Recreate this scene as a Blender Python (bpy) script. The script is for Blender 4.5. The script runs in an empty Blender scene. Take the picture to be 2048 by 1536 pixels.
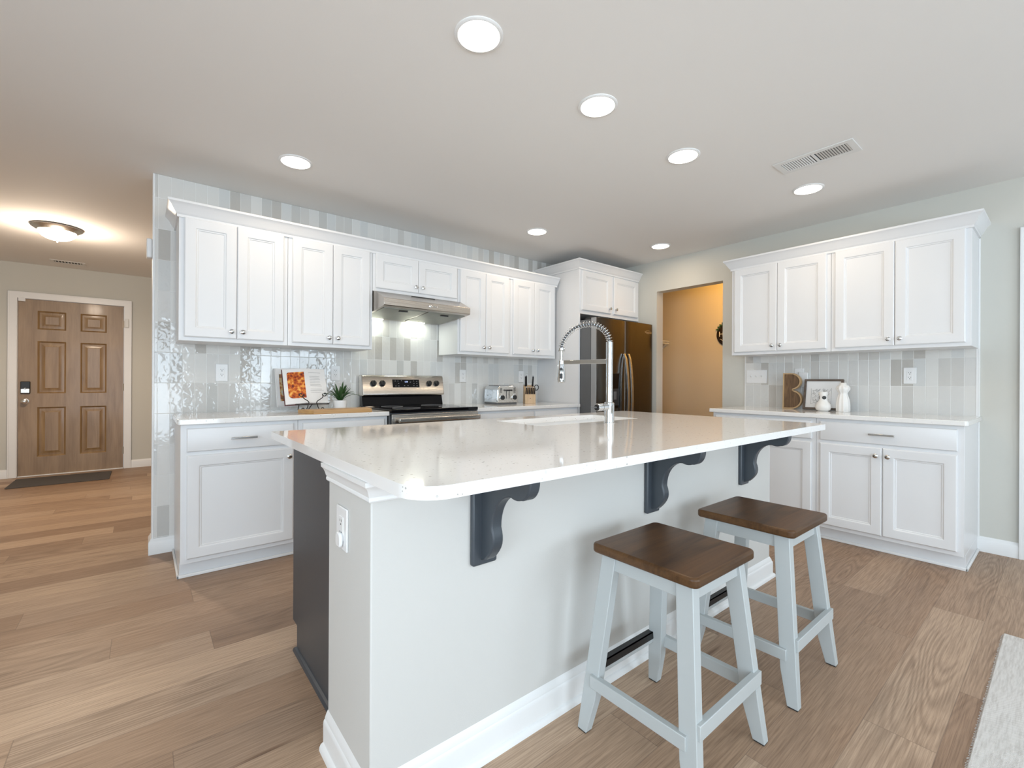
import bpy, bmesh, math, random
from mathutils import Vector, Matrix

# ------------------------------------------------------------------ scene, camera, light, exposure
SC = bpy.context.scene
COL = SC.collection
PI = math.pi

# camera: level, turned about 51 degrees from the +X axis, 0.28 degrees of roll
YAW = math.radians(50.9503)
CAM_H = 1.1257
ROLL = 0.0049
fw = Vector((math.cos(YAW), math.sin(YAW), 0))
rt = Vector((math.sin(YAW), -math.cos(YAW), 0))
up = Vector((0, 0, 1))
cx_ = (rt + up * ROLL).normalized()
cy_ = (up - rt * ROLL).normalized()
cz_ = -fw
cam_data = bpy.data.cameras.new('camera')
cam = bpy.data.objects.new('camera', cam_data)
COL.objects.link(cam)
M = Matrix.Identity(4)
for i in range(3):
    M[i][0] = cx_[i]; M[i][1] = cy_[i]; M[i][2] = cz_[i]
M[2][3] = CAM_H
cam.matrix_world = M
cam_data.sensor_width = 36.0
cam_data.lens = 908.7 / 2048 * 36.0
cam_data.shift_y = -4.9 / 2048
cam_data.clip_start = 0.02
SC.camera = cam

SC.view_settings.view_transform = 'Standard'
SC.view_settings.look = 'None'
SC.view_settings.gamma = 1.0
SC.view_settings.use_curve_mapping = False
SC.view_settings.exposure = -0.80
try:
    SC.cycles.use_denoising = True
    SC.cycles.max_bounces = 10
    SC.cycles.diffuse_bounces = 6
    SC.cycles.sample_clamp_indirect = 6.0
except Exception:
    pass

# world: soft daylight sky
W = bpy.data.worlds.new('daylight')
SC.world = W
W.use_nodes = True
bg = W.node_tree.nodes['Background']
bg.inputs[0].default_value = (0.80, 0.90, 1.0, 1)
bg.inputs[1].default_value = 1.0

def lamp(name, kind, loc, power, color, size=None, size_y=None, rot=(0, 0, 0), spot=None, spread=None, disk=False):
    d = bpy.data.lights.new(name, kind)
    d.energy = power
    d.color = color
    if kind == 'AREA':
        d.shape = 'DISK' if disk else 'RECTANGLE'
        d.size = size
        d.size_y = size_y or size
        if spread: d.spread = math.radians(spread)
    elif size:
        d.shadow_soft_size = size
    if spot:
        d.spot_size = spot; d.spot_blend = 0.6
    o = bpy.data.objects.new(name, d)
    o.location = loc
    o.rotation_euler = rot
    COL.objects.link(o)
    return o

DAY = (0.73, 0.875, 1.0)
# daylight entering through the windows of the wall behind the camera and of the left wall;
# sky and sunlit ground outside, so it also reaches up to the ceiling
def win(name, loc, power, sx, sy, yaw, tilt):
    lamp(name, 'AREA', loc, power, DAY, sx, sy, (PI/2 + math.radians(tilt), 0, yaw))
win('daylight_rear_patio', (-0.6, -3.30, 1.10), 200, 2.35, 2.15, 0, 14)
win('daylight_rear_window', (2.5, -3.30, 1.45), 120, 1.7, 1.3, 0, 14)
win('daylight_left_window', (-2.70, -0.6, 1.45), 175, 2.2, 1.3, -PI/2, 10)
CAN_W, CAN_COL = 4.8, (1.0, 0.78, 0.55)
DOME_W, DOME_COL = 135.0, (1.0, 0.82, 0.64)
PANTRY_W, PANTRY_COL = 68.0, (1.0, 0.53, 0.12)
HOOD_W, HOOD_COL = 0.9, (0.97, 1.0, 0.84)

# ------------------------------------------------------------------ main dimensions (metres)
YW = 3.7332           # tiled face of the range wall
XR = 4.3893           # face of the right wall
HC = 2.4586           # ceiling
YD = 7.588            # front-door wall
YB = YW - 0.61        # base cabinet face, range wall
YU = YW - 0.333       # wall cabinet face, range wall
XB = XR - 0.61
XU = XR - 0.333
ZT = 0.906            # worktop surface

# ------------------------------------------------------------------ materials
def new_mat(name):
    m = bpy.data.materials.new(name)
    m.use_nodes = True
    nt = m.node_tree
    return m, nt, nt.nodes['Principled BSDF']

def setin(b, **k):
    names = {'color': 'Base Color', 'rough': 'Roughness', 'metal': 'Metallic', 'coat': 'Coat Weight', 'coat_rough': 'Coat Roughness',
             'spec': 'Specular IOR Level', 'ior': 'IOR', 'trans': 'Transmission Weight', 'emit': 'Emission Color', 'emits': 'Emission Strength', 'sheen': 'Sheen Weight'}
    for a, v in k.items():
        if a in ('color', 'emit') and len(v) == 3:
            v = (*v, 1)
        b.inputs[names[a]].default_value = v

def simple(name, color, rough=0.5, bump=0.0, bscale=60.0, mottle=0.0, **k):
    m, nt, b = new_mat(name)
    setin(b, color=color, rough=rough, **k)
    tc = nt.nodes.new('ShaderNodeTexCoord')
    if bump or mottle:
        n = nt.nodes.new('ShaderNodeTexNoise')
        n.inputs['Scale'].default_value = bscale
        n.inputs['Detail'].default_value = 3
        nt.links.new(tc.outputs['Object'], n.inputs['Vector'])
        if bump:
            bp = nt.nodes.new('ShaderNodeBump')
            bp.inputs['Strength'].default_value = bump
            bp.inputs['Distance'].default_value = 0.002
            nt.links.new(n.outputs['Fac'], bp.inputs['Height'])
            nt.links.new(bp.outputs['Normal'], b.inputs['Normal'])
        if mottle:
            mx = nt.nodes.new('ShaderNodeMix'); mx.data_type = 'RGBA'
            mx.inputs[6].default_value = (*[c * (1 - mottle) for c in color], 1)
            mx.inputs[7].default_value = (*[min(1, c * (1 + mottle)) for c in color], 1)
            nt.links.new(n.outputs['Fac'], mx.inputs[0])
            nt.links.new(mx.outputs[2], b.inputs['Base Color'])
    return m

def node(nt, kind, **props):
    n = nt.nodes.new(kind)
    for k, v in props.items():
        setattr(n, k, v)
    return n

def math_node(nt, op, a, b=None, c=None):
    n = nt.nodes.new('ShaderNodeMath'); n.operation = op
    for i, v in enumerate((a, b, c)):
        if v is None:
            continue
        if isinstance(v, (int, float)):
            n.inputs[i].default_value = v
        else:
            nt.links.new(v, n.inputs[i])
    return n.outputs[0]

def ramp(nt, fac, stops, interp='LINEAR'):
    r = nt.nodes.new('ShaderNodeValToRGB')
    r.color_ramp.interpolation = interp
    els = r.color_ramp.elements
    while len(els) < len(stops):
        els.new(0.5)
    for e, (p, c) in zip(els, stops):
        e.position = p; e.color = (*c, 1)
    nt.links.new(fac, r.inputs[0])
    return r.outputs[0]

def mix_rgb(nt, fac, a, b, blend='MIX'):
    m = nt.nodes.new('ShaderNodeMix'); m.data_type = 'RGBA'; m.blend_type = blend
    for sock, v in ((m.inputs[0], fac), (m.inputs[6], a), (m.inputs[7], b)):
        if isinstance(v, (int, float)):
            sock.default_value = v
        elif isinstance(v, tuple):
            sock.default_value = (*v, 1)
        else:
            nt.links.new(v, sock)
    return m.outputs[2]

def plank_floor():
    m, nt, b = new_mat('oak_plank_floor')
    tc = node(nt, 'ShaderNodeTexCoord')
    sp = node(nt, 'ShaderNodeSeparateXYZ')
    nt.links.new(tc.outputs['Object'], sp.inputs[0])
    X, Y = sp.outputs[0], sp.outputs[1]
    v = math_node(nt, 'DIVIDE', math_node(nt, 'SUBTRACT', Y, 0.256 - 0.182 * 40), 0.182)
    row = math_node(nt, 'FLOOR', v)
    fv = math_node(nt, 'FRACT', v)
    wn = node(nt, 'ShaderNodeTexWhiteNoise', noise_dimensions='1D')
    nt.links.new(row, wn.inputs['W'])
    u = math_node(nt, 'ADD', math_node(nt, 'DIVIDE', math_node(nt, 'ADD', X, 20.0), 1.22), math_node(nt, 'MULTIPLY', wn.outputs['Value'], 7.31))
    colm = math_node(nt, 'FLOOR', u)
    fu = math_node(nt, 'FRACT', u)
    idv = node(nt, 'ShaderNodeCombineXYZ')
    nt.links.new(row, idv.inputs[0]); nt.links.new(colm, idv.inputs[1])
    wn2 = node(nt, 'ShaderNodeTexWhiteNoise', noise_dimensions='3D')
    nt.links.new(idv.outputs[0], wn2.inputs['Vector'])
    rnd = wn2.outputs['Value']
    sepc = node(nt, 'ShaderNodeSeparateXYZ'); nt.links.new(wn2.outputs['Color'], sepc.inputs[0])
    # grain coordinates, shifted per plank
    gv = node(nt, 'ShaderNodeCombineXYZ')
    nt.links.new(math_node(nt, 'ADD', math_node(nt, 'MULTIPLY', X, 1.3), math_node(nt, 'MULTIPLY', sepc.outputs[0], 37.0)), gv.inputs[0])
    nt.links.new(math_node(nt, 'ADD', math_node(nt, 'MULTIPLY', Y, 9.0), math_node(nt, 'MULTIPLY', sepc.outputs[1], 53.0)), gv.inputs[1])
    nt.links.new(math_node(nt, 'MULTIPLY', rnd, 19.0), gv.inputs[2])
    n1 = node(nt, 'ShaderNodeTexNoise')
    n1.inputs['Scale'].default_value = 0.55; n1.inputs['Detail'].default_value = 1.2; n1.inputs['Distortion'].default_value = 0.35
    nt.links.new(gv.outputs[0], n1.inputs['Vector'])
    # cathedral rings: bands of the low-frequency noise
    ring = math_node(nt, 'SINE', math_node(nt, 'MULTIPLY', n1.outputs['Fac'], 130.0))
    ring = math_node(nt, 'MULTIPLY', math_node(nt, 'ADD', ring, 1.0), 0.5)
    nm = node(nt, 'ShaderNodeTexNoise'); nm.inputs['Scale'].default_value = 0.45; nm.inputs['Detail'].default_value = 1
    nt.links.new(gv.outputs[0], nm.inputs['Vector'])
    ring = math_node(nt, 'MULTIPLY', math_node(nt, 'POWER', ring, 1.6), ramp(nt, nm.outputs['Fac'], [(0.46, (0.12, 0.12, 0.12)), (0.62, (1, 1, 1))]))
    gv2 = node(nt, 'ShaderNodeMapping'); gv2.inputs['Scale'].default_value = (1.6, 9.0, 1)
    nt.links.new(gv.outputs[0], gv2.inputs[0])
    n2 = node(nt, 'ShaderNodeTexNoise'); n2.inputs['Scale'].default_value = 3.0; n2.inputs['Detail'].default_value = 5; n2.inputs['Roughness'].default_value = 0.65
    nt.links.new(gv2.outputs[0], n2.inputs['Vector'])
    base = ramp(nt, rnd, [(0.0, (0.305, 0.186, 0.114)), (0.35, (0.40, 0.262, 0.170)), (0.7, (0.47, 0.322, 0.215)), (1.0, (0.58, 0.42, 0.295))])
    gray = mix_rgb(nt, math_node(nt, 'MULTIPLY', sepc.outputs[2], 0.45), base, (0.42, 0.305, 0.222))
    c1 = mix_rgb(nt, math_node(nt, 'MULTIPLY', ring, 0.42), gray, (0.17, 0.105, 0.065))
    streak = ramp(nt, n2.outputs['Fac'], [(0.32, (0.56, 0.52, 0.49)), (0.60, (1.06, 1.05, 1.04))])
    c2 = mix_rgb(nt, 0.8, c1, streak, 'MULTIPLY')
    # knots, a few
    vk = node(nt, 'ShaderNodeTexVoronoi'); vk.inputs['Scale'].default_value = 0.55
    nt.links.new(gv.outputs[0], vk.inputs['Vector'])
    kn = ramp(nt, vk.outputs['Distance'], [(0.0, (0.30, 0.22, 0.17)), (0.03, (0.55, 0.47, 0.42)), (0.075, (1, 1, 1))])
    c3 = mix_rgb(nt, 0.9, c2, kn, 'MULTIPLY')
    # seams
    ev = math_node(nt, 'MINIMUM', fv, math_node(nt, 'SUBTRACT', 1.0, fv))
    eu = math_node(nt, 'MINIMUM', fu, math_node(nt, 'SUBTRACT', 1.0, fu))
    sv = math_node(nt, 'LESS_THAN', ev, 0.007)
    su = math_node(nt, 'LESS_THAN', eu, 0.0012)
    seam = math_node(nt, 'MAXIMUM', sv, su)
    c4 = mix_rgb(nt, math_node(nt, 'MULTIPLY', seam, 0.4), c3, (0.09, 0.06, 0.045))
    nt.links.new(c4, b.inputs['Base Color'])
    rr = ramp(nt, n2.outputs['Fac'], [(0.3, (0.52, 0.52, 0.52)), (0.7, (0.42, 0.42, 0.42))])
    nt.links.new(rr, b.inputs['Roughness'])
    h = math_node(nt, 'SUBTRACT', math_node(nt, 'MULTIPLY', n2.outputs['Fac'], 0.25), seam)
    bp = node(nt, 'ShaderNodeBump'); bp.inputs['Strength'].default_value = 0.25; bp.inputs['Distance'].default_value = 0.0012
    nt.links.new(h, bp.inputs['Height']); nt.links.new(bp.outputs['Normal'], b.inputs['Normal'])
    setin(b, spec=0.45)
    return m

def wall_tile(name, axis, phase, seed):
    """glossy hand-made upright tiles, stacked; colours vary per tile"""
    m, nt, b = new_mat(name)
    tc = node(nt, 'ShaderNodeTexCoord')
    sp = node(nt, 'ShaderNodeSeparateXYZ'); nt.links.new(tc.outputs['Object'], sp.inputs[0])
    A = sp.outputs[0 if axis == 'x' else 1]; Z = sp.outputs[2]
    u = math_node(nt, 'DIVIDE', math_node(nt, 'ADD', A, 10.0 * 0.0662 * 10 - phase), 0.0662)
    v = math_node(nt, 'DIVIDE', math_node(nt, 'ADD', Z, 2.0 - 0.906), 0.2)
    iu, iv = math_node(nt, 'FLOOR', u), math_node(nt, 'FLOOR', v)
    fu, fv = math_node(nt, 'FRACT', u), math_node(nt, 'FRACT', v)
    cid = node(nt, 'ShaderNodeCombineXYZ')
    nt.links.new(iu, cid.inputs[0]); nt.links.new(iv, cid.inputs[1]); cid.inputs[2].default_value = seed
    wn = node(nt, 'ShaderNodeTexWhiteNoise', noise_dimensions='3D'); nt.links.new(cid.outputs[0], wn.inputs['Vector'])
    colr = ramp(nt, wn.outputs['Value'], [(0.0, (0.70, 0.69, 0.665)), (0.36, (0.66, 0.65, 0.63)), (0.52, (0.60, 0.585, 0.56)), (0.66, (0.63, 0.635, 0.625)), (0.80, (0.50, 0.48, 0.45)), (0.91, (0.54, 0.535, 0.515))], 'CONSTANT')
    gu = math_node(nt, 'MULTIPLY', math_node(nt, 'MINIMUM', fu, math_node(nt, 'SUBTRACT', 1.0, fu)), 0.0662)
    gv = math_node(nt, 'MULTIPLY', math_node(nt, 'MINIMUM', fv, math_node(nt, 'SUBTRACT', 1.0, fv)), 0.2)
    edge = math_node(nt, 'MINIMUM', gu, gv)
    grout = math_node(nt, 'LESS_THAN', edge, 0.0011)
    c = mix_rgb(nt, grout, colr, (0.80, 0.80, 0.78))
    nt.links.new(c, b.inputs['Base Color'])
    nt.links.new(math_node(nt, 'ADD', math_node(nt, 'MULTIPLY', grout, 0.5), 0.06), b.inputs['Roughness'])
    # wavy glaze, different on every tile
    off = node(nt, 'ShaderNodeVectorMath', operation='SCALE'); nt.links.new(wn.outputs['Color'], off.inputs[0]); off.inputs['Scale'].default_value = 40
    add = node(nt, 'ShaderNodeVectorMath', operation='ADD'); nt.links.new(tc.outputs['Object'], add.inputs[0]); nt.links.new(off.outputs[0], add.inputs[1])
    nz = node(nt, 'ShaderNodeTexNoise'); nz.inputs['Scale'].default_value = 27; nz.inputs['Detail'].default_value = 1.0; nz.inputs['Distortion'].default_value = 0.5
    nt.links.new(add.outputs[0], nz.inputs['Vector'])
    amp = math_node(nt, 'MULTIPLY', nz.outputs['Fac'], math_node(nt, 'ADD', 0.25, math_node(nt, 'MULTIPLY', wn.outputs['Value'], 0.9)))
    rim = math_node(nt, 'MINIMUM', math_node(nt, 'MULTIPLY', edge, 400.0), 1.0)
    h = math_node(nt, 'ADD', amp, math_node(nt, 'MULTIPLY', rim, 0.35))
    bp = node(nt, 'ShaderNodeBump'); bp.inputs['Strength'].default_value = 1.0; bp.inputs['Distance'].default_value = 0.0019
    nt.links.new(h, bp.inputs['Height']); nt.links.new(bp.outputs['Normal'], b.inputs['Normal'])
    setin(b, spec=0.6)
    return m

def quartz():
    m, nt, b = new_mat('white_quartz')
    tc = node(nt, 'ShaderNodeTexCoord')
    v1 = node(nt, 'ShaderNodeTexVoronoi'); v1.inputs['Scale'].default_value = 85
    nt.links.new(tc.outputs['Object'], v1.inputs['Vector'])
    sz = node(nt, 'ShaderNodeSeparateXYZ'); nt.links.new(v1.outputs['Color'], sz.inputs[0])
    fleck = math_node(nt, 'LESS_THAN', v1.outputs['Distance'], math_node(nt, 'MULTIPLY', math_node(nt, 'SUBTRACT', sz.outputs[0], 0.55), 0.75))
    v2 = node(nt, 'ShaderNodeTexVoronoi'); v2.inputs['Scale'].default_value = 260
    nt.links.new(tc.outputs['Object'], v2.inputs['Vector'])
    s2 = node(nt, 'ShaderNodeSeparateXYZ'); nt.links.new(v2.outputs['Color'], s2.inputs[0])
    fleck2 = math_node(nt, 'LESS_THAN', v2.outputs['Distance'], math_node(nt, 'MULTIPLY', math_node(nt, 'SUBTRACT', s2.outputs[0], 0.55), 0.8))
    c = mix_rgb(nt, math_node(nt, 'MULTIPLY', fleck2, 0.28), (0.84, 0.83, 0.815), (0.50, 0.48, 0.45))
    c = mix_rgb(nt, math_node(nt, 'MULTIPLY', fleck, math_node(nt, 'MULTIPLY', sz.outputs[1], 0.8)), c, (0.36, 0.33, 0.30))
    nt.links.new(c, b.inputs['Base Color'])
    setin(b, rough=0.07, spec=0.6)
    return m

def wood(name, dark, light, scale=1.0, axis='x', rough=0.35, coat=0.0, dist=1.0, contrast=1.0):
    m, nt, b = new_mat(name)
    tc = node(nt, 'ShaderNodeTexCoord')
    mp = node(nt, 'ShaderNodeMapping')
    s = {'x': (1.2, 9, 9), 'y': (9, 1.2, 9), 'z': (9, 9, 1.2)}[axis]
    mp.inputs['Scale'].default_value = tuple(k * scale for k in s)
    nt.links.new(tc.outputs['Object'], mp.inputs[0])
    n1 = node(nt, 'ShaderNodeTexNoise'); n1.inputs['Scale'].default_value = 1.6; n1.inputs['Detail'].default_value = 5; n1.inputs['Distortion'].default_value = dist
    nt.links.new(mp.outputs[0], n1.inputs['Vector'])
    mp2 = node(nt, 'ShaderNodeMapping'); mp2.inputs['Scale'].default_value = {'x': (1, 6, 6), 'y': (6, 1, 6), 'z': (6, 6, 1)}[axis]
    nt.links.new(mp.outputs[0], mp2.inputs[0])
    n2 = node(nt, 'ShaderNodeTexNoise'); n2.inputs['Scale'].default_value = 2.5; n2.inputs['Detail'].default_value = 4
    nt.links.new(mp2.outputs[0], n2.inputs['Vector'])
    f = math_node(nt, 'ADD', math_node(nt, 'MULTIPLY', n1.outputs['Fac'], 0.75), math_node(nt, 'MULTIPLY', n2.outputs['Fac'], 0.25))
    c = ramp(nt, f, [(0.5 - 0.18 / contrast, dark), (0.5 + 0.18 / contrast, light)])
    nt.links.new(c, b.inputs['Base Color'])
    setin(b, rough=rough, coat=coat, coat_rough=0.1)
    return m

def brushed(name, color, rough=0.3, axis='x', metal=1.0):
    m, nt, b = new_mat(name)
    setin(b, color=color, rough=rough, metal=metal)
    tc = node(nt, 'ShaderNodeTexCoord')
    mp = node(nt, 'ShaderNodeMapping'); mp.inputs['Scale'].default_value = {'x': (2, 300, 300), 'y': (300, 2, 300), 'z': (300, 300, 2)}[axis]
    nt.links.new(tc.outputs['Object'], mp.inputs[0])
    n = node(nt, 'ShaderNodeTexNoise'); n.inputs['Scale'].default_value = 1.5; n.inputs['Detail'].default_value = 2
    nt.links.new(mp.outputs[0], n.inputs['Vector'])
    r = ramp(nt, n.outputs['Fac'], [(0.3, (rough * 0.8,) * 3), (0.7, (rough * 1.25,) * 3)])
    nt.links.new(r, b.inputs['Roughness'])
    bp = node(nt, 'ShaderNodeBump'); bp.inputs['Strength'].default_value = 0.04; bp.inputs['Distance'].default_value = 0.001
    nt.links.new(n.outputs['Fac'], bp.inputs['Height']); nt.links.new(bp.outputs['Normal'], b.inputs['Normal'])
    return m

def emissive(name, color, strength):
    m, nt, b = new_mat(name)
    setin(b, color=(0.9, 0.9, 0.9), emit=color, emits=strength, rough=0.4)
    return m

MT = {}
MT['cab'] = simple('white_cabinet_paint', (0.77, 0.775, 0.785), 0.32, bump=0.02, bscale=90)
MT['trim'] = simple('white_trim_paint', (0.82, 0.82, 0.815), 0.35, bump=0.02, bscale=90)
MT['wall'] = simple('pale_grey_green_wall_paint', (0.60, 0.59, 0.54), 0.75, bump=0.12, bscale=260)
MT['knee'] = simple('pale_grey_knee_wall_paint', (0.615, 0.605, 0.58), 0.6, bump=0.12, bscale=260)
MT['ceil'] = simple('matt_ceiling_paint', (0.82, 0.805, 0.785), 0.85, bump=0.1, bscale=200)
MT['floor'] = plank_floor()
MT['tile_x'] = wall_tile('glazed_tile_range_wall', 'x', 0.004, 3.0)
MT['tile_y'] = wall_tile('glazed_tile_right_wall', 'y', 0.003, 8.0)
MT['quartz'] = quartz()
MT['char'] = simple('charcoal_cabinet_paint', (0.050, 0.060, 0.072), 0.38, bump=0.03, bscale=80)
MT['sink'] = simple('white_sink_enamel', (0.86, 0.86, 0.855), 0.15, mottle=0.01)
MT['steel'] = brushed('brushed_stainless', (0.62, 0.58, 0.53), 0.27, 'x')
MT['steel_z'] = brushed('brushed_stainless_upright', (0.60, 0.62, 0.64), 0.28, 'z')
MT['fridge'] = brushed('dark_stainless_fridge', (0.118, 0.108, 0.096), 0.22, 'z')
MT['fridge_side'] = simple('grey_fridge_side', (0.115, 0.118, 0.122), 0.42, bump=0.05, bscale=200)
MT['fridge_edge'] = simple('light_grey_door_edge', (0.36, 0.36, 0.36), 0.35, mottle=0.02, metal=0.4)
MT['chrome'] = simple('chrome', (0.70, 0.73, 0.76), 0.06, mottle=0.01, metal=1.0)
MT['nickel'] = simple('satin_nickel', (0.62, 0.60, 0.57), 0.25, mottle=0.02, metal=1.0)
MT['hinge'] = simple('dull_brass_hinge', (0.30, 0.25, 0.19), 0.45, mottle=0.05, metal=0.6)
MT['blackglass'] = simple('black_glass', (0.004, 0.004, 0.005), 0.06, mottle=0.05, spec=0.25)
MT['black'] = simple('black_plastic', (0.012, 0.012, 0.013), 0.4, mottle=0.05)
MT['blackmetal'] = simple('black_wrought_iron', (0.015, 0.013, 0.012), 0.45, bump=0.1, bscale=200)
MT['plate'] = simple('white_plastic_plate', (0.80, 0.80, 0.80), 0.3, mottle=0.01)
MT['slot'] = simple('dark_slot', (0.03, 0.03, 0.03), 0.6, mottle=0.05)
MT['seat'] = wood('dark_walnut_seat', (0.046, 0.021, 0.008), (0.135, 0.066, 0.026), 1.3, 'x', 0.36, 0.0, 0.8)
MT['seat'].node_tree.nodes['Principled BSDF'].inputs['Specular IOR Level'].default_value = 0.3
MT['stool'] = simple('pale_blue_grey_stool_paint', (0.46, 0.485, 0.485), 0.42, bump=0.03, bscale=120)
MT['doorwood'] = wood('tan_woodgrain_door', (0.235, 0.155, 0.092), (0.36, 0.25, 0.155), 1.2, 'z', 0.42, 0.15, 0.5)
MT['doorpanel'] = wood('golden_door_moulding', (0.200, 0.115, 0.048), (0.32, 0.20, 0.09), 1.5, 'z', 0.38, 0.2, 0.5)
MT['mat'] = simple('dark_grey_doormat', (0.085, 0.075, 0.070), 0.95, bump=0.8, bscale=500, mottle=0.35)
MT['rug'] = None
MT['board'] = wood('honey_bamboo_board', (0.44, 0.245, 0.095), (0.60, 0.37, 0.155), 1.2, 'x', 0.4, 0.0, 0.4)
MT['block'] = wood('pale_beech_block', (0.50, 0.335, 0.185), (0.62, 0.44, 0.27), 1.5, 'z', 0.45, 0.0, 0.4)
MT['letterwood'] = wood('rustic_letter_wood', (0.060, 0.030, 0.013), (0.200, 0.112, 0.052), 2.2, 'z', 0.5, 0.0, 1.6)
MT['letteredge'] = wood('light_letter_edge_wood', (0.38, 0.245, 0.12), (0.52, 0.36, 0.20), 2.0, 'z', 0.5)
MT['frame'] = wood('grey_brown_frame_wood', (0.070, 0.050, 0.038), (0.135, 0.103, 0.082), 3.0, 'y', 0.5)
MT['ceramic'] = simple('matt_white_ceramic', (0.80, 0.785, 0.76), 0.45, bump=0.15, bscale=220)
MT['ceramic_gloss'] = simple('white_pot_ceramic', (0.80, 0.80, 0.80), 0.25, mottle=0.02)
MT['leaf'] = simple('dark_green_leaf', (0.028, 0.085, 0.022), 0.4, mottle=0.45, bscale=30)
MT['soil'] = simple('dark_potting_soil', (0.03, 0.022, 0.015), 0.95, bump=0.8, bscale=200)
MT['page'] = simple('white_book_page', (0.80, 0.785, 0.77), 0.55, mottle=0.02)
MT['pageedge'] = simple('book_page_edges', (0.78, 0.76, 0.73), 0.8, mottle=0.08, bscale=300)
MT['cover'] = simple('dark_red_book_cover', (0.10, 0.025, 0.025), 0.4, mottle=0.1)
MT['ink'] = simple('grey_print_ink', (0.42, 0.41, 0.41), 0.6, mottle=0.1)
MT['inkdark'] = simple('dark_pencil_line', (0.20, 0.20, 0.20), 0.6, mottle=0.2)
MT['mount'] = simple('white_picture_mount', (0.78, 0.78, 0.78), 0.5, mottle=0.01)
MT['vent'] = simple('white_vent_enamel', (0.74, 0.735, 0.72), 0.4, mottle=0.02)
MT['ventgap'] = simple('dark_duct', (0.05, 0.052, 0.055), 0.8, mottle=0.1)
MT['wall_bulb_tint'] = simple('wall_paint_bulb_tinted', (0.62, 0.56, 0.45), 0.75, bump=0.12, bscale=260)  # same wall paint, with the bulb's warm light mixed into the colour
MT['wire'] = simple('white_coated_wire', (0.72, 0.72, 0.70), 0.35, mottle=0.02)
MT['sign'] = wood('black_stained_sign', (0.010, 0.006, 0.004), (0.028, 0.016, 0.010), 2.0, 'z', 0.5)
MT['signletter'] = simple('cream_letter_paint', (0.80, 0.76, 0.68), 0.5, mottle=0.02)
MT['filter'] = simple('aluminium_grease_filter', (0.27, 0.27, 0.235), 0.42, bump=0.6, bscale=400, mottle=0.15, metal=0.7)
MT['copperish'] = brushed('hood_front_stainless', (0.50, 0.455, 0.41), 0.26, 'x')
MT['rubber'] = simple('black_rubber', (0.02, 0.02, 0.02), 0.8, mottle=0.1)
MT['downlight'] = emissive('downlight_lens', (1.0, 0.90, 0.76), 26.0)
MT['dome'] = emissive('frosted_dome_glass', (1.0, 0.84, 0.62), 40.0)
MT['hoodled'] = emissive('hood_lamp_lens', (0.97, 1.0, 0.86), 30.0)
MT['display'] = emissive('range_clock_digits', (0.35, 0.50, 1.0), 3.0)
MT['panelprint'] = simple('grey_control_print', (0.28, 0.28, 0.29), 0.5, mottle=0.05)

def food_mat(name, stops, scale):
    m, nt, b = new_mat(name)
    tc = node(nt, 'ShaderNodeTexCoord')
    n = node(nt, 'ShaderNodeTexNoise'); n.inputs['Scale'].default_value = scale; n.inputs['Detail'].default_value = 4; n.inputs['Roughness'].default_value = 0.62
    nt.links.new(tc.outputs['Object'], n.inputs['Vector'])
    v = node(nt, 'ShaderNodeTexVoronoi'); v.inputs['Scale'].default_value = scale * 1.4
    nt.links.new(tc.outputs['Object'], v.inputs['Vector'])
    f = math_node(nt, 'ADD', math_node(nt, 'MULTIPLY', n.outputs['Fac'], 0.75), math_node(nt, 'MULTIPLY', v.outputs['Distance'], 0.35))
    nt.links.new(ramp(nt, f, stops), b.inputs['Base Color'])
    setin(b, rough=0.35)
    return m
MT['casserole'] = food_mat('printed_casserole_photo', [(0.40, (0.12, 0.012, 0.006)), (0.52, (0.42, 0.060, 0.010)), (0.62, (0.70, 0.20, 0.022)), (0.74, (0.88, 0.50, 0.12))], 34)
MT['food'] = food_mat('printed_food_photo', [(0.36, (0.03, 0.028, 0.03)), (0.46, (0.20, 0.13, 0.06)), (0.54, (0.36, 0.10, 0.05)), (0.62, (0.60, 0.42, 0.16)), (0.72, (0.50, 0.50, 0.45))], 24)

def rug_mat():
    m, nt, b = new_mat('cream_woven_rug')
    tc = node(nt, 'ShaderNodeTexCoord')
    sp = node(nt, 'ShaderNodeSeparateXYZ'); nt.links.new(tc.outputs['Object'], sp.inputs[0])
    sx = math_node(nt, 'SINE', math_node(nt, 'MULTIPLY', sp.outputs[0], 1300.0))
    sy = math_node(nt, 'SINE', math_node(nt, 'MULTIPLY', sp.outputs[1], 1300.0))
    wv = math_node(nt, 'MULTIPLY', sx, sy)
    n = node(nt, 'ShaderNodeTexNoise'); n.inputs['Scale'].default_value = 60; n.inputs['Detail'].default_value = 4
    mp = node(nt, 'ShaderNodeMapping'); mp.inputs['Scale'].default_value = (0.3, 3, 1)
    nt.links.new(tc.outputs['Object'], mp.inputs[0]); nt.links.new(mp.outputs[0], n.inputs['Vector'])
    c = ramp(nt, n.outputs['Fac'], [(0.3, (0.60, 0.575, 0.55)), (0.6, (0.76, 0.74, 0.72))])
    nt.links.new(c, b.inputs['Base Color'])
    h = math_node(nt, 'ADD', math_node(nt, 'MULTIPLY', wv, 0.5), n.outputs['Fac'])
    bp = node(nt, 'ShaderNodeBump'); bp.inputs['Strength'].default_value = 0.8; bp.inputs['Distance'].default_value = 0.002
    nt.links.new(h, bp.inputs['Height']); nt.links.new(bp.outputs['Normal'], b.inputs['Normal'])
    setin(b, rough=0.95)
    return m
MT['rug'] = rug_mat()

# ------------------------------------------------------------------ object helpers
def tag(o, label=None, cat=None, group=None, kind=None):
    if label: o['label'] = label
    if cat: o['category'] = cat
    if group: o['group'] = group
    if kind: o['kind'] = kind
    return o

def thing(name, loc, label, cat, group=None):
    o = bpy.data.objects.new(name, None)
    o.empty_display_size = 0.05
    o.location = loc
    COL.objects.link(o)
    return tag(o, label, cat, group)

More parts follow.
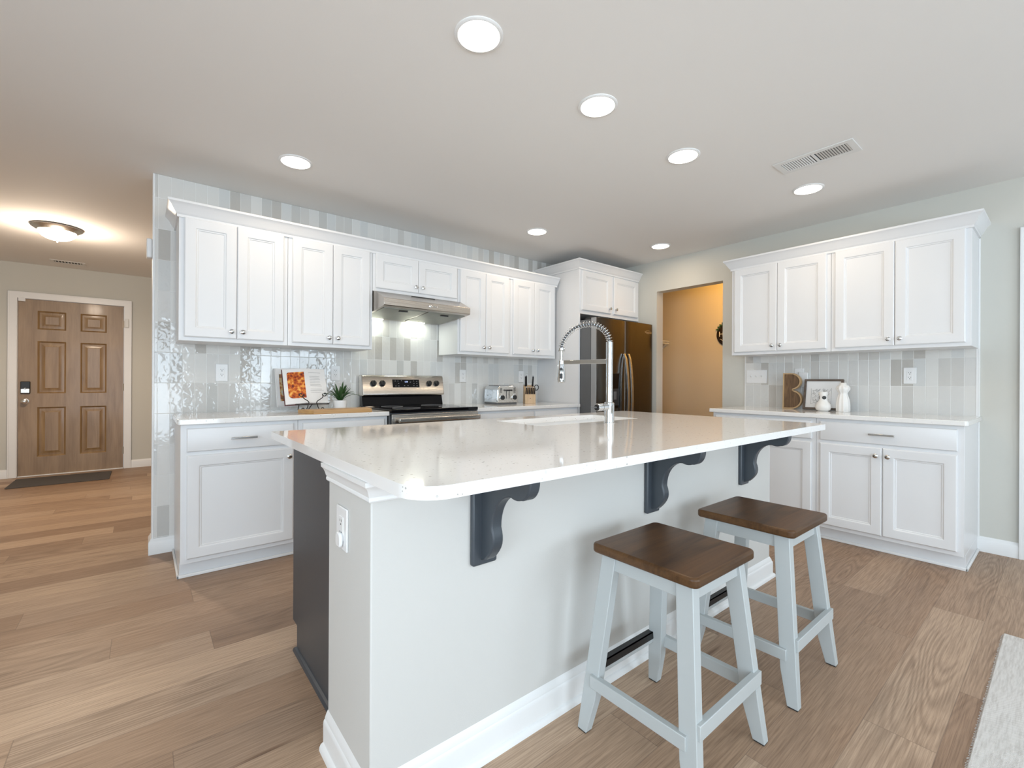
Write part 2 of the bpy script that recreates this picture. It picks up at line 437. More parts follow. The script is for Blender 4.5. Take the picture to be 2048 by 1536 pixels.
def base_of(o):
    p = Vector((0, 0, 0))
    while o is not None:
        p += o.location
        o = o.parent
    return p

class MB:
    """collects shapes given in world coordinates and links them as one mesh object"""
    def __init__(self):
        self.bm = bmesh.new()
    def box(self, x0, y0, z0, x1, y1, z1, mi=0):
        xs, ys, zs = sorted((x0, x1)), sorted((y0, y1)), sorted((z0, z1))
        v = [self.bm.verts.new((xs[i], ys[j], zs[k])) for i in (0, 1) for j in (0, 1) for k in (0, 1)]
        for q in ((0, 1, 3, 2), (4, 6, 7, 5), (0, 4, 5, 1), (2, 3, 7, 6), (0, 2, 6, 4), (1, 5, 7, 3)):
            f = self.bm.faces.new([v[i] for i in q]); f.material_index = mi
        return self
    def hexa(self, bot, top, mi=0):
        a = [self.bm.verts.new(p) for p in bot]; b = [self.bm.verts.new(p) for p in top]
        n = len(a)
        fs = [self.bm.faces.new(a[::-1]), self.bm.faces.new(b)]
        for i in range(n):
            fs.append(self.bm.faces.new((a[i], a[(i + 1) % n], b[(i + 1) % n], b[i])))
        for f in fs: f.material_index = mi
        return self
    def bar(self, p0, p1, wu, wv, upv=(0, 0, 1), mi=0, taper=1.0):
        p0, p1 = Vector(p0), Vector(p1)
        d = (p1 - p0).normalized(); s = d.cross(Vector(upv)).normalized(); t = s.cross(d)
        bot = [p0 + s * a * wu / 2 + t * b * wv / 2 for a, b in ((-1, -1), (1, -1), (1, 1), (-1, 1))]
        top = [p1 + s * a * wu / 2 * taper + t * b * wv / 2 * taper for a, b in ((-1, -1), (1, -1), (1, 1), (-1, 1))]
        return self.hexa(bot, top, mi)
    def tube(self, pts, r, seg=12, closed=False, mi=0):
        pts = [Vector(p) for p in pts]
        rs = r if isinstance(r, (list, tuple)) else [r] * len(pts)
        n = len(pts); rings = []; s = None
        for i, p in enumerate(pts):
            if closed:
                d = (pts[(i + 1) % n] - pts[i - 1]).normalized()
            else:
                d = (pts[min(i + 1, n - 1)] - pts[max(i - 1, 0)]).normalized()
            if s is None:
                s = d.cross(Vector((0, 0, 1)))
                if s.length < 1e-3: s = d.cross(Vector((0, 1, 0)))
            else:
                s = s - d * s.dot(d)
            s.normalize(); t = d.cross(s)
            rings.append([self.bm.verts.new(p + (s * math.cos(2 * PI * k / seg) + t * math.sin(2 * PI * k / seg)) * rs[i]) for k in range(seg)])
        m = n if closed else n - 1
        for i in range(m):
            a, b = rings[i], rings[(i + 1) % n]
            for k in range(seg):
                f = self.bm.faces.new((a[k], a[(k + 1) % seg], b[(k + 1) % seg], b[k])); f.material_index = mi
        if not closed:
            self.bm.faces.new(rings[0][::-1]).material_index = mi
            self.bm.faces.new(rings[-1]).material_index = mi
        return self
    def cyl(self, p0, p1, r0, r1=None, seg=24, mi=0):
        return self.tube([p0, p1], [r0, r0 if r1 is None else r1], seg, mi=mi)
    def lathe(self, c, axis, prof, seg=28, mi=0, wob=None):
        """prof: (radius, height along axis) from c"""
        c = Vector(c); ax = Vector(axis).normalized()
        s = ax.cross(Vector((0, 0, 1)))
        if s.length < 1e-3: s = Vector((1, 0, 0))
        s.normalize(); t = ax.cross(s)
        rings = []
        for r, h in prof:
            ring = []
            for k in range(seg):
                a = 2 * PI * k / seg
                rr = r * (wob(a, h) if wob else 1)
                ring.append(self.bm.verts.new(c + ax * h + (s * math.cos(a) + t * math.sin(a)) * rr))
            rings.append(ring)
        for a, b in zip(rings, rings[1:]):
            for k in range(seg):
                f = self.bm.faces.new((a[k], a[(k + 1) % seg], b[(k + 1) % seg], b[k])); f.material_index = mi
        if prof[0][0] > 1e-5: self.bm.faces.new(rings[0][::-1]).material_index = mi
        if prof[-1][0] > 1e-5: self.bm.faces.new(rings[-1]).material_index = mi
        return self
    def prism(self, poly, T, a, b, mi=0, holes=()):
        """poly: 2-D outline; T(u,v,w) -> world; extruded from w=a to w=b"""
        lo = [[T(u, v, a) for u, v in L] for L in (poly, *holes)]
        va, vb = [], []
        for w, store in ((a, va), (b, vb)):
            edges = []
            for L in (poly, *holes):
                vs = [self.bm.verts.new(T(u, v, w)) for u, v in L]
                store.append(vs)
                for i in range(len(vs)):
                    edges.append(self.bm.edges.new((vs[i], vs[(i + 1) % len(vs)])))
            if not holes:
                f = self.bm.faces.new(store[0]); f.material_index = mi
            else:
                r = bmesh.ops.triangle_fill(self.bm, use_beauty=True, use_dissolve=False, edges=edges)
                for g in r['geom']:
                    if isinstance(g, bmesh.types.BMFace): g.material_index = mi
        for A, B in zip(va, vb):
            for i in range(len(A)):
                f = self.bm.faces.new((A[i], A[(i + 1) % len(A)], B[(i + 1) % len(B)], B[i])); f.material_index = mi
        return self
    def rings(self, loops, cap_last=True, cap_first=True, mi=0):
        R = [[self.bm.verts.new(p) for p in L] for L in loops]
        for a, b in zip(R, R[1:]):
            n = len(a)
            for k in range(n):
                self.bm.faces.new((a[k], a[(k + 1) % n], b[(k + 1) % n], b[k])).material_index = mi
        if cap_first: self.bm.faces.new(R[0][::-1]).material_index = mi
        if cap_last: self.bm.faces.new(R[-1]).material_index = mi
        return self
    def quad(self, pts, mi=0):
        self.bm.faces.new([self.bm.verts.new(p) for p in pts]).material_index = mi
        return self
    def sweep(self, path, prof, side=1, closed=False, mi=0):
        """moulding: 2-D path in plan, profile of (outward offset, z); side picks the outward side"""
        P = [Vector((p[0], p[1])) for p in path]; n = len(P); norms = []
        segs = [(P[(i + 1) % n] - P[i]).normalized() for i in range(n if closed else n - 1)]
        nn = [Vector((d.y, -d.x)) * side for d in segs]
        loops = []
        for i in range(n):
            if closed: a, b = nn[i - 1], nn[i]
            elif i == 0: a = b = nn[0]
            elif i == n - 1: a = b = nn[-1]
            else: a, b = nn[i - 1], nn[i]
            mit = (a + b); mit = mit / max(1e-6, (1 + a.dot(b)))
            loops.append([(P[i].x + mit.x * o, P[i].y + mit.y * o, z) for o, z in prof])
        if closed: 
            loops.append(loops[0])
        return self.rings(loops, not closed, not closed, mi)
    def build(self, name, mats, parent=None, bevel=0.0, smooth=35, loc=None, segs=2):
        bm = self.bm
        bmesh.ops.recalc_face_normals(bm, faces=bm.faces[:])
        if parent is not None: org = base_of(parent)
        elif loc is not None: org = Vector(loc)
        else:
            cs = [v.co for v in bm.verts]
            org = Vector(((min(c.x for c in cs) + max(c.x for c in cs)) / 2, (min(c.y for c in cs) + max(c.y for c in cs)) / 2, min(c.z for c in cs)))
        for v in bm.verts: v.co -= org
        me = bpy.data.meshes.new(name)
        bm.to_mesh(me); bm.free()
        for m in (mats if isinstance(mats, (list, tuple)) else [mats]): me.materials.append(m)
        if smooth:
            me.shade_smooth(); me.set_sharp_from_angle(angle=math.radians(smooth))
        o = bpy.data.objects.new(name, me)
        COL.objects.link(o)
        if parent is not None: o.parent = parent
        else: o.location = org
        if bevel:
            md = o.modifiers.new('edge', 'BEVEL'); md.width = bevel; md.segments = segs; md.limit_method = 'ANGLE'; md.angle_limit = math.radians(40)
        return o

def text_mesh(s, size, T, depth=0.0015, align='CENTER', font=None):
    """letters as a mesh: returns an MB with the glyphs mapped by T(u,v,w)"""
    cu = bpy.data.curves.new('lettering', 'FONT'); cu.body = s; cu.size = size; cu.extrude = depth / 2; cu.align_x = align; cu.align_y = 'CENTER'; cu.resolution_u = 3
    ob = bpy.data.objects.new('lettering', cu); COL.objects.link(ob)
    dg = bpy.context.evaluated_depsgraph_get()
    me = bpy.data.meshes.new_from_object(ob.evaluated_get(dg))
    bpy.data.objects.remove(ob); bpy.data.curves.remove(cu)
    mb = MB(); mb.bm.from_mesh(me); bpy.data.meshes.remove(me)
    for v in mb.bm.verts: v.co = Vector(T(v.co.x, v.co.y, v.co.z + depth / 2))
    return mb

def dup(o, parent=None):
    c = o.copy(); COL.objects.link(c)
    if parent is not None: c.parent = parent
    for ch in list(o.children): dup(ch, c)
    return c

def struct(name, mb, m, **k):
    return tag(mb.build(name, m, **k), kind='structure')

# ------------------------------------------------------------------ the room
X0, Y0 = -2.6, -3.2
struct('floor', MB().box(X0 - .12, Y0 - .12, -0.06, 5.6, YD + .12, 0), MT['floor'], loc=(0, 0, 0))
struct('ceiling', MB().box(X0 - .12, Y0 - .12, HC, 5.6, YD + .12, HC + .08), MT['ceil'])
# range wall with its free end at the foyer
YK = YW + 0.010
struct('wall_back', MB().box(0.05, YK, 0, XR + .12, YK + .13, HC), MT['wall'])
# right wall with the pantry opening and, farther right, a doorway
PY0, PY1, PZ = 2.150, 2.886, 2.122
w = MB()
w.box(XR, PY1, 0, XR + .12, YK, HC).box(XR, PY0, PZ, XR + .12, PY1, HC).box(XR, Y0, 0, XR + .12, PY0, HC)
struct('wall_right', w, MT['wall'])
# pantry
XPF = 5.30
w = MB().box(XPF, 1.5, 0, XPF + .1, 3.75, HC).box(XR + .12, 1.4, 0, XPF + .1, 1.5, HC).box(XR + .12, 3.64, 0, XPF + .1, 3.74, HC)
struct('wall_pantry', w, MT['wall_bulb_tint'])
# foyer wall with the front door
w = MB().box(X0, YD, 0, -1.125, YD + .12, HC).box(-0.187, YD, 0, 1.7, YD + .12, HC).box(-1.125, YD, 2.06, -0.187, YD + .12, HC)
struct('wall_foyer', w, MT['wall'])
struct('wall_hall', MB().box(1.6, YK + .13, 0, 1.7, YD, HC), MT['wall'])
# left wall and rear wall with their windows
w = MB().box(X0 - .12, 0.5, 0, X0, YD, HC).box(X0 - .12, Y0, 0, X0, -1.7, HC).box(X0 - .12, -1.7, 0, X0, 0.5, 0.8).box(X0 - .12, -1.7, 2.1, X0, 0.5, HC)
struct('wall_left', w, MT['wall'])
w = MB().box(X0 - .12, Y0 - .12, 0, -1.75, Y0, HC).box(-1.75, Y0 - .12, 2.25, 0.55, Y0, HC).box(0.55, Y0 - .12, 0, 1.65, Y0, HC)
w.box(1.65, Y0 - .12, 0, 3.35, Y0, 0.8).box(1.65, Y0 - .12, 2.1, 3.35, Y0, HC).box(3.35, Y0 - .12, 0, XR + .12, Y0, HC)
struct('wall_rear', w, MT['wall'])
def window_frame(name, a0, a1, z0, z1, T, cols, rows):
    mb = MB(); t = 0.05
    def b(u0, v0, u1, v1): 
        p, q = T(u0, v0, -0.03), T(u1, v1, 0.03); mb.box(*p, *q)
    b(a0, z0, a0 + t, z1); b(a1 - t, z0, a1, z1); b(a0, z0, a1, z0 + t); b(a0, z1 - t, a1, z1)
    for i in range(1, cols):
        x = a0 + (a1 - a0) * i / cols; b(x - .02, z0, x + .02, z1)
    for i in range(1, rows):
        z = z0 + (z1 - z0) * i / rows; b(a0, z - .015, a1, z + .015)
    struct(name, mb, MT['trim'])
window_frame('window_1', -1.75, 0.55, 0.0, 2.25, lambda u, v, w: (u, Y0 - .06 + w, v), 2, 1)
window_frame('window_2', 1.65, 3.35, 0.8, 2.1, lambda u, v, w: (u, Y0 - .06 + w, v), 2, 2)
window_frame('window_3', -1.7, 0.5, 0.8, 2.1, lambda u, v, w: (X0 - .06 + w, u, v), 2, 2)

# tile cladding: whole range wall, and the splash area of the right wall
tag(MB().box(0.055, YW, 0.0, XR - .002, YK, HC - .001).build('tile_backsplash', MT['tile_x'], loc=(0, 0, 0)),
    'glossy off-white upright tile cladding covering the range wall up to the ceiling', 'tiled wall')
tag(MB().box(XR - .0095, 0.409, ZT, XR - .0005, 1.928, 1.372).build('tile_backsplash', MT['tile_y'], loc=(0, 0, 0)),
    'short strip of glossy tiles between right wall worktop and wall cabinets', 'backsplash')
mb = MB().box(XR - .011, 0.391, 0.10, XR, 0.3995, 2.105).box(XR - .011, 0.400, ZT, XR, 0.409, 1.366).box(XR - .011, 1.928, ZT, XR, 1.934, 1.372)
struct('trim_1', mb, MT['trim'])
struct('trim_2', MB().box(0.042, YW - .002, 0, 0.056, YK + .13, HC), MT['trim'], bevel=.004)

# skirting
SK = [(0, 0), (0.014, 0), (0.014, 0.075), (0.011, 0.085), (0.006, 0.092), (0.004, 0.10), (0, 0.10)]
SHOE = [(0, 0), (0.013, 0), (0.012, 0.008), (0.008, 0.014), (0, 0.017)]
def skirt(name, path, side, shoe=False):
    mb = MB().sweep(path, SK, side)
    struct(name, mb, MT['trim'])
skirt('baseboard_back', [(0.161, YW), (0.042, YW), (0.042, YK + .13), (0.3, YK + .13)], -1)
skirt('baseboard_right', [(XR, 0.212), (XR, 0.4)], -1)
skirt('baseboard_foyer', [(-0.132, YD), (1.6, YD)], 1)
skirt('baseboard_left', [(X0, YD), (-1.188, YD)], 1)

# front door, its frame and furniture
DX0, DX1, DZ = -1.115, -0.197, 2.049
cas = MB()
CASP = [(0, 0), (0.072, 0), (0.072, 0.010), (0.06, 0.016), (0.02, 0.016), (0.008, 0.012), (0, 0.012)]
def casing(mb, a0, a1, ztop, T, wd=0.073, th=0.017):
    # three sided frame, mitred, with a rounded outer bead
    for off, h in ((0, th), (wd * .82, th + .004)):
        i = off; o_ = wd
        P = [(a0 - o_, 0), (a0 - o_, ztop + o_), (a1 + o_, ztop + o_), (a1 + o_, 0), (a1 + i, 0), (a1 + i, ztop + i), (a0 - i, ztop + i), (a0 - i, 0)]
        mb.prism(P, T, 0.0, h)
casing(cas, DX0 - .006, DX1 + .006, DZ + .006, lambda u, v, w: (u, YD - w, v))
cas.box(DX0 - .012, YD, 0, DX0 - .003, YD + .11, DZ + .012).box(DX1 + .003, YD, 0, DX1 + .012, YD + .11, DZ + .012).box(DX0 - .012, YD, DZ + .003, DX1 + .012, YD + .11, DZ + .012)
struct('trim_3', cas, MT['trim'], bevel=.002)
door = MB()
yd = YD + 0.004
holes = []
COLS = [(-0.960, -0.720), (-0.596, -0.357)]
ROWS = [(0.220, 0.800), (0.960, 1.571), (1.707, 1.924)]
for c in COLS:
    for r in ROWS:
        holes.append([(c[0], r[0]), (c[1], r[0]), (c[1], r[1]), (c[0], r[1])])
door.prism([(DX0, 0.012), (DX1, 0.012), (DX1, DZ), (DX0, DZ)], lambda u, v, w: (u, yd + w, v), 0, 0.042, holes=holes)
front_door = struct('door_1', door, MT['doorwood'])
for c in COLS:
    for r in ROWS:
        def L(ins, w): return [(c[0] + ins, yd + w, r[0] + ins), (c[1] - ins, yd + w, r[0] + ins), (c[1] - ins, yd + w, r[1] - ins), (c[0] + ins, yd + w, r[1] - ins)]
        pm = MB().rings([L(-.001, .040), L(-.001, .000), L(0.008, .006), L(0.016, .016), L(0.026, .016), L(0.064, .006)], False, False)
        p = pm.build('door_panel', MT['doorpanel'], front_door, smooth=20)
        MB().quad(L(0.064, .006)).build('raised_field', MT['doorwood'], p)
lk = MB().box(-1.093, yd - .022, 0.960, -1.014, yd, 1.099).build('keypad_lock', MT['black'], front_door, bevel=.006)
lk['label'] = 'black and silver keypad lock'
MB().box(-1.090, yd - .027, 0.966, -1.018, yd - .020, 1.016).build('lock_plate', MT['nickel'], lk, bevel=.004)
MB().lathe((-1.053, yd - .026, 1.018), (0, -1, 0), [(0.010, 0), (0.010, .012), (0.006, .016), (0, .016)]).build('thumb_turn', MT['chrome'], lk)
kn = MB().lathe((-1.058, yd, 0.872), (0, -1, 0), [(0.033, 0), (0.033, .006), (0.014, .010), (0.012, .03), (0.024, .038), (0.029, .05), (0.026, .062), (0.012, .068), (0, .068)]).build('door_knob', MT['nickel'], front_door)
for z in (0.23, 1.03, 1.83):
    MB().cyl((DX1 + .004, yd - .003, z - .045), (DX1 + .004, yd - .003, z + .045), .005, seg=10).box(DX1 - .010, yd - .001, z - .045, DX1, yd, z + .045).build('hinge', MT['hinge'], front_door)
tag(MB().box(DX0 + .002, YD - .020, DZ - .030, DX0 + .060, YD + .002, DZ + .010).build('door_contact', MT['plate'], bevel=.003), 'small white contact sensor in the upper corner of the front door frame', 'sensor')
tag(MB().box(-0.186, YD - .034, 1.785, -0.146, YD - .020, 1.895).build('door_sensor', MT['vent'], bevel=.006), 'slim oblong sensor stuck on the hinge side casing of the front door', 'sensor')
struct('trim_4', MB().box(DX0, YD - .012, 0, DX1, YD + .09, 0.012), MT['trim'], bevel=.003)

# casing and door on the right, mostly out of frame
mb = MB(); casing(mb, -0.70, 0.140, 2.06, lambda u, v, w: (XR - w, u, v))
struct('trim_5', mb, MT['trim'], bevel=.002)
struct('door_2', MB().box(XR - .006, -0.70, 0.01, XR - .001, 0.140, 2.06), MT['trim'])

# ------------------------------------------------------------------ cabinets
def T_left(yf):  return lambda u, v, w: (u, yf - w, v)
def T_right(xf): return lambda u, v, w: (xf - w, u, v)

def panel_door(mb, u0, u1, v0, v1, T, fr=0.058):
    def L(i, w): return [T(u0 + i, v0 + i, w), T(u1 - i, v0 + i, w), T(u1 - i, v1 - i, w), T(u0 + i, v1 - i, w)]
    mb.rings([L(0, 0), L(0, .014), L(.004, .018), L(.006, .019), L(fr - .004, .019), L(fr, .0175), L(fr + .004, .013), L(fr + .010, .0115), L(fr + .013, .008)])
    return mb

def drawer_front(mb, u0, u1, v0, v1, T):
    def L(i, w): return [T(u0 + i, v0 + i, w), T(u1 - i, v0 + i, w), T(u1 - i, v1 - i, w), T(u0 + i, v1 - i, w)]
    mb.rings([L(0, 0), L(0, .012), L(.004, .0165), L(.012, .019)])
    return mb

def knob(parent, u, v, T, mat='chrome', r=0.015):
    c = Vector(T(u, v, 0.019)); ax = Vector(T(u, v, 1)) - Vector(T(u, v, 0))
    MB().lathe(c, ax, [(0.008, 0), (0.006, .004), (0.0055, .010), (r * .8, .014), (r, .019), (r * .96, .023), (r * .6, .026), (0, .0265)], 18).build('knob', MT[mat], parent)

def bar_pull(parent, u, v, T, half=0.068):
    mb = MB()
    a, b = T(u - half, v - .006, .043), T(u + half, v + .006, .055); mb.box(*a, *b)
    for s in (-1, 1):
        a, b = T(u + s * .048 - .005, v - .005, .0188), T(u + s * .048 + .005, v + .005, .045); mb.box(*a, *b)
    mb.build('handle', MT['nickel'], parent, bevel=.0015)

def wall_cab(name, label, group, u0, u1, v0, v1, T, depth, doors, loc, rev=.022, side_extra=None):
    """face-frame wall cabinet with a pair of doors; T measures out of the face"""
    t = thing(name, loc, label, 'cabinet', group)
    a, b = T(u0, v0, -depth), T(u1, v1, 0)
    mb = MB().box(*a, *b)
    # light rail lip under the box
    mb.build('cabinet_box', MT['cab'], t, bevel=.0015)
    for (d0, d1, ku) in doors:
        dm = MB(); panel_door(dm, d0, d1, v0 + .024, v1 - .020 - (0 if v1 - v0 > .5 else 0), T)
        d = dm.build('door', MT['cab'], t, smooth=25)
        knob(d, ku, v0 + .024 + .045, T)
    return t

ZU0, ZU1 = 1.366, 2.134
TL = T_left(YU)
G_UP = 'white wall cabinets over the range wall worktop'
def pair(u0, u1, r0=.026, r1=.026):
    m = (u0 + u1) / 2; g = .0015
    return [(u0 + r0, m - g, m - g - .030), (m + g, u1 - r1, m + g + .030)]
wall_cab('wall_cabinet', 'white two-door wall cabinet hung above the open cookbooks, nearest the tiled wall end', G_UP, 0.163, 0.768, ZU0, ZU1, TL, .323, pair(0.163, 0.768), (0.465, YU, ZU0))
wall_cab('wall_cabinet', 'white two-door wall cabinet above the potted plant, touching the left side of the hood', G_UP, 0.770, 1.368, ZU0, ZU1, TL, .323, pair(0.770, 1.368), (1.07, YU, ZU0))
wall_cab('wall_cabinet', 'short white two-door wall cabinet directly above the steel range hood', G_UP, 1.371, 2.136, 1.822, ZU1, TL, .323, pair(1.371, 2.136, .020, .010), (1.75, YU, 1.82))
wall_cab('wall_cabinet', 'white two-door wall cabinet touching the right side of the range hood', G_UP, 2.138, 2.731, ZU0, ZU1, TL, .323, pair(2.138, 2.731, .020, .026), (2.43, YU, ZU0))
wall_cab('wall_cabinet', 'white two-door wall cabinet above the knife block, against the refrigerator side panel', G_UP, 2.733, 3.334, ZU0, ZU1, TL, .323, pair(2.733, 3.334), (3.03, YU, ZU0))
TR = T_right(XU)
G_UR = 'white wall cabinets on the right wall'
wall_cab('wall_cabinet', 'white two-door wall cabinet on right wall above the switch plate and wooden letter', G_UR, 1.156, 1.905, ZU0, ZU1, TR, .331, pair(1.156, 1.905), (XU, 1.53, ZU0))
wall_cab('wall_cabinet', 'white two-door wall cabinet on right wall above the single outlet', G_UR, 0.400, 1.154, ZU0, ZU1, TR, .331, pair(0.400, 1.154), (XU, 0.78, ZU0))

# crown mouldings
CROWN = [(0, 0), (0.010, 0.0), (0.010, 0.016), (0.016, 0.020), (0.022, 0.030), (0.040, 0.062), (0.052, 0.076), (0.056, 0.079), (0.056, 0.092), (0, 0.092)]
def crown(path, z, side, name):
    return tag(MB().sweep(path, [(o, z + h) for o, h in CROWN], side).build(name, MT['cab']), kind='structure')
crown([(0.163, YW), (0.163, YU), (3.352, YU)], 2.110, 1, 'trim_6')
crown([(XR, 0.400), (XU, 0.400), (XU, 1.905), (XR, 1.905)], 2.112, -1, 'trim_7')
# board closing the top of the cabinets under the crown
# base cabinets
ZB0, ZB1 = 0.095, 0.876
TBL, TBR = T_left(YB), T_right(XB)
def base_cab(label, group, u0, u1, T, loc, depth, fronts, toe=.062, end=None):
    t = thing('base_cabinet', loc, label, 'cabinet', group)
    mb = MB(); a, b = T(u0, ZB0, -depth), T(u1, ZB1, 0); mb.box(*a, *b)
    a, b = T(u0, 0.0, -depth), T(u1, ZB0, -toe); mb.box(*a, *b)
    mb.build('cabinet_box', MT['cab'], t, bevel=.0015)
    # shoe moulding along the toe kick (and round the open end)
    a, b = T(u0 if end != 0 else u0 - .012, 0.0, -toe - .001), T(u1 if end != 1 else u1 + .012, 0.019, -toe + .012)
    sm = MB().box(*a, *b)
    if end is not None:
        e = u0 if end == 0 else u1
        s = -1 if end == 0 else 1
        a, b = T(e, 0, -depth + .02), T(e + s * .012, .019, -toe + .012); sm.box(*a, *b)
    sm.build('shoe_moulding', MT['trim'], t, bevel=.004)
    for kind, d in fronts:
        if kind == 'drawer':
            u, v, w, h, pull = d
            o = drawer_front(MB(), u, w, v, h, T).build('drawer', MT['cab'], t, smooth=25)
            if pull: bar_pull(o, (u + w) / 2, (v + h) / 2, T)
        else:
            u, v, w, h, ku, kv = d
            o = panel_door(MB(), u, w, v, h, T).build('door', MT['cab'], t, smooth=25)
            knob(o, ku, kv, T, 'nickel')
    return t
DR0, DR1, DO0, DO1 = 0.722, 0.853, 0.122, 0.700
base_cab('white base cabinet with one wide door and bar handle drawer at the tiled wall end', 'white base cabinets on the range wall', 0.161, 0.769, TBL, (0.465, YB, 0), .608,
         [('drawer', (0.189, DR0, 0.741, DR1, True)), ('door', (0.189, DO0, 0.741, DO1, 0.741 - .028, DO1 - .05))], end=0)
base_cab('white base cabinet under the cutting board, left of the range', 'white base cabinets on the range wall', 0.771, 1.371, TBL, (1.07, YB, 0), .608,
         [('drawer', (0.797, DR0, 1.345, DR1, True)), ('door', (0.797, DO0, 1.070, DO1, 1.045, DO1 - .05)), ('door', (1.073, DO0, 1.345, DO1, 1.10, DO1 - .05))])
base_cab('white base cabinet under the toaster, right of the range', 'white base cabinets on the range wall', 2.142, 3.385, TBL, (2.76, YB, 0), .608,
         [('drawer', (2.168, DR0, 2.775, DR1, True)), ('drawer', (2.797, DR0, 3.357, DR1, True)), ('door', (2.168, DO0, 2.775, DO1, 2.745, DO1 - .05)), ('door', (2.797, DO0, 3.357, DO1, 2.83, DO1 - .05))])
base_cab('white base cabinet on right wall with two doors and wide drawer, nearest the open wall', 'white base cabinets on the right wall', 0.400, 1.163, TBR, (XB, 0.78, 0), .608,
         [('drawer', (0.429, DR0, 1.137, DR1, True)), ('door', (0.429, DO0, 0.7815, DO1, 0.7815 - .030, DO1 - .052)), ('door', (0.7845, DO0, 1.137, DO1, 0.7845 + .030, DO1 - .052))], end=0)
base_cab('white base cabinet on right wall half hidden behind the island bracket, beside the pantry', 'white base cabinets on the right wall', 1.165, 1.928, TBR, (XB, 1.55, 0), .608,
         [('drawer', (1.190, DR0, 1.902, DR1, True)), ('door', (1.190, DO0, 1.5445, DO1, 1.5445 - .030, DO1 - .052)), ('door', (1.5475, DO0, 1.902, DO1, 1.5475 + .030, DO1 - .052))], end=1)

# worktops on the wall cabinets
def rounded(pts, rads, n=8):
    out = []; k = len(pts)
    for i in range(k):
        p = Vector(pts[i]); r = rads[i]
        if r <= 0: out.append((p.x, p.y)); continue
        a = (Vector(pts[i - 1]) - p).normalized(); b = (Vector(pts[(i + 1) % k]) - p).normalized()
        ang = a.angle(b); d = r / math.tan(ang / 2); c = p + (a + b).normalized() * (r / math.sin(ang / 2))
        s, e = p + a * d, p + b * d
        a0 = math.atan2(s.y - c.y, s.x - c.x); a1 = math.atan2(e.y - c.y, e.x - c.x)
        da = (a1 - a0 + PI) % (2 * PI) - PI
        for j in range(n + 1):
            t = a0 + da * j / n; out.append((c.x + r * math.cos(t), c.y + r * math.sin(t)))
    return out
TZ = lambda u, v, w: (u, v, w)
def slab(label, poly, holes=()):
    return tag(MB().prism(poly, TZ, .8762, ZT, holes=holes).build('worktop', MT['quartz'], bevel=.003), label, 'countertop')
e = .035
slab('white quartz worktop carrying the cookbooks, left of the range', rounded([(0.146, YW - .001), (0.146, YB - e), (1.374, YB - e), (1.374, YW - .001)], [0, .014, .004, 0]))
slab('white quartz worktop carrying the toaster, right of the range', rounded([(2.139, YW - .001), (2.139, YB - e), (3.384, YB - e), (3.384, YW - .001)], [0, .004, .004, 0]))
slab('white quartz worktop on the right wall holding the wooden letter and vases', rounded([(XR - .001, 0.381), (XR - .001, 1.948), (XB - e, 1.948), (XB - e, 0.381)], [0, 0, .006, .020]))

# ------------------------------------------------------------------ refrigerator enclosure and refrigerator
fe = thing('refrigerator_cabinet', (3.89, YB, 0), 'tall white side panel and two-door cabinet boxing in the refrigerator', 'cabinet')
XF0, XF1 = 3.395, XR - .002
mb = MB().box(XF0, YB, 0, XF0 + .019, YW - .001, 2.285)
mb.build('side_panel', MT['cab'], fe, bevel=.001)
MB().box(XF0 + .019, YB, 1.815, XF1, YW - .001, 2.285).build('cabinet_box', MT['cab'], fe, bevel=.001)
TF = T_left(YB)
for (d0, d1, ku) in [(3.424, 3.882, 3.852), (3.925, 4.357, 3.955)]:
    d = panel_door(MB(), d0, d1, 1.852, 2.252, TF).build('door', MT['cab'], fe, smooth=25)
    knob(d, ku, 1.905, TF)
crown([(XF0, YW - .001), (XF0, YB), (XF1, YB)], 2.262, 1, 'trim_8')

fr = thing('refrigerator', (3.88, 3.3, 0), 'dark stainless two-door refrigerator with water dispenser beside the pantry opening', 'refrigerator')
FX0, FX1, FYF = 3.418, 4.345, 2.905
MB().box(FX0, 2.985, .02, FX1, 3.70, 1.745).build('body', MT['fridge_side'], fr, bevel=.004)
mb = MB().box(FX0 + .004, 2.985, 1.745, FX1 - .004, 3.06, 1.762); mb.build('hinge_cover', MT['black'], fr, bevel=.003)
xm = 3.862
def fridge_door(x0, x1):
    # slightly bowed front
    n = 10; front = []
    for i in range(n + 1):
        t = i / n; front.append((x0 + (x1 - x0) * t, FYF - .004 * math.sin(PI * t) + (0.006 if i in (0, n) else 0)))
    poly = front + [(x1, 2.978), (x0, 2.978)]
    mb = MB().prism(poly, TZ, 0.09, 1.758)
    o = mb.build('refrigerator_door', [MT['fridge'], MT['fridge_edge']], fr, bevel=.003)
    for p in o.data.polygons:
        if abs(p.normal.x) > .9: p.material_index = 1
    return o
dl = fridge_door(FX0 - .006, xm - .003)
dr = fridge_door(xm + .003, FX1)
def fridge_handle(door, x):
    pts = []
    for i in range(19):
        t = i / 18; z = 0.50 + (1.415 - 0.50) * t
        pts.append((x, FYF - .012 - .052 * math.sin(PI * min(1, max(0, t))) ** .55, z))
    mb = MB()
    for a, b in zip(pts, pts[1:]):
        mb.bar(a, b, .026, .014, (0, 1, 0))
    mb.build('handle', MT['steel_z'], door, smooth=60)
fridge_handle(dl, xm - .034); fridge_handle(dr, xm + .034)
dsp = MB().box(3.575, FYF - .010, 0.86, 3.775, FYF + .004, 1.215).build('dispenser', MT['blackglass'], dl, bevel=.008)
MB().box(3.605, FYF - .012, 0.89, 3.745, FYF - .0095, 1.06).build('dispenser_recess', MT['black'], dsp, bevel=.002)
MB().box(3.655, FYF - .020, 0.95, 3.695, FYF - .0118, 1.03).build('paddle', MT['fridge_side'], dsp, bevel=.002)
MB().box(FX0, 2.93, 0.01, FX1, 3.0, 0.085).build('kick_plate', MT['black'], fr, bevel=.003)
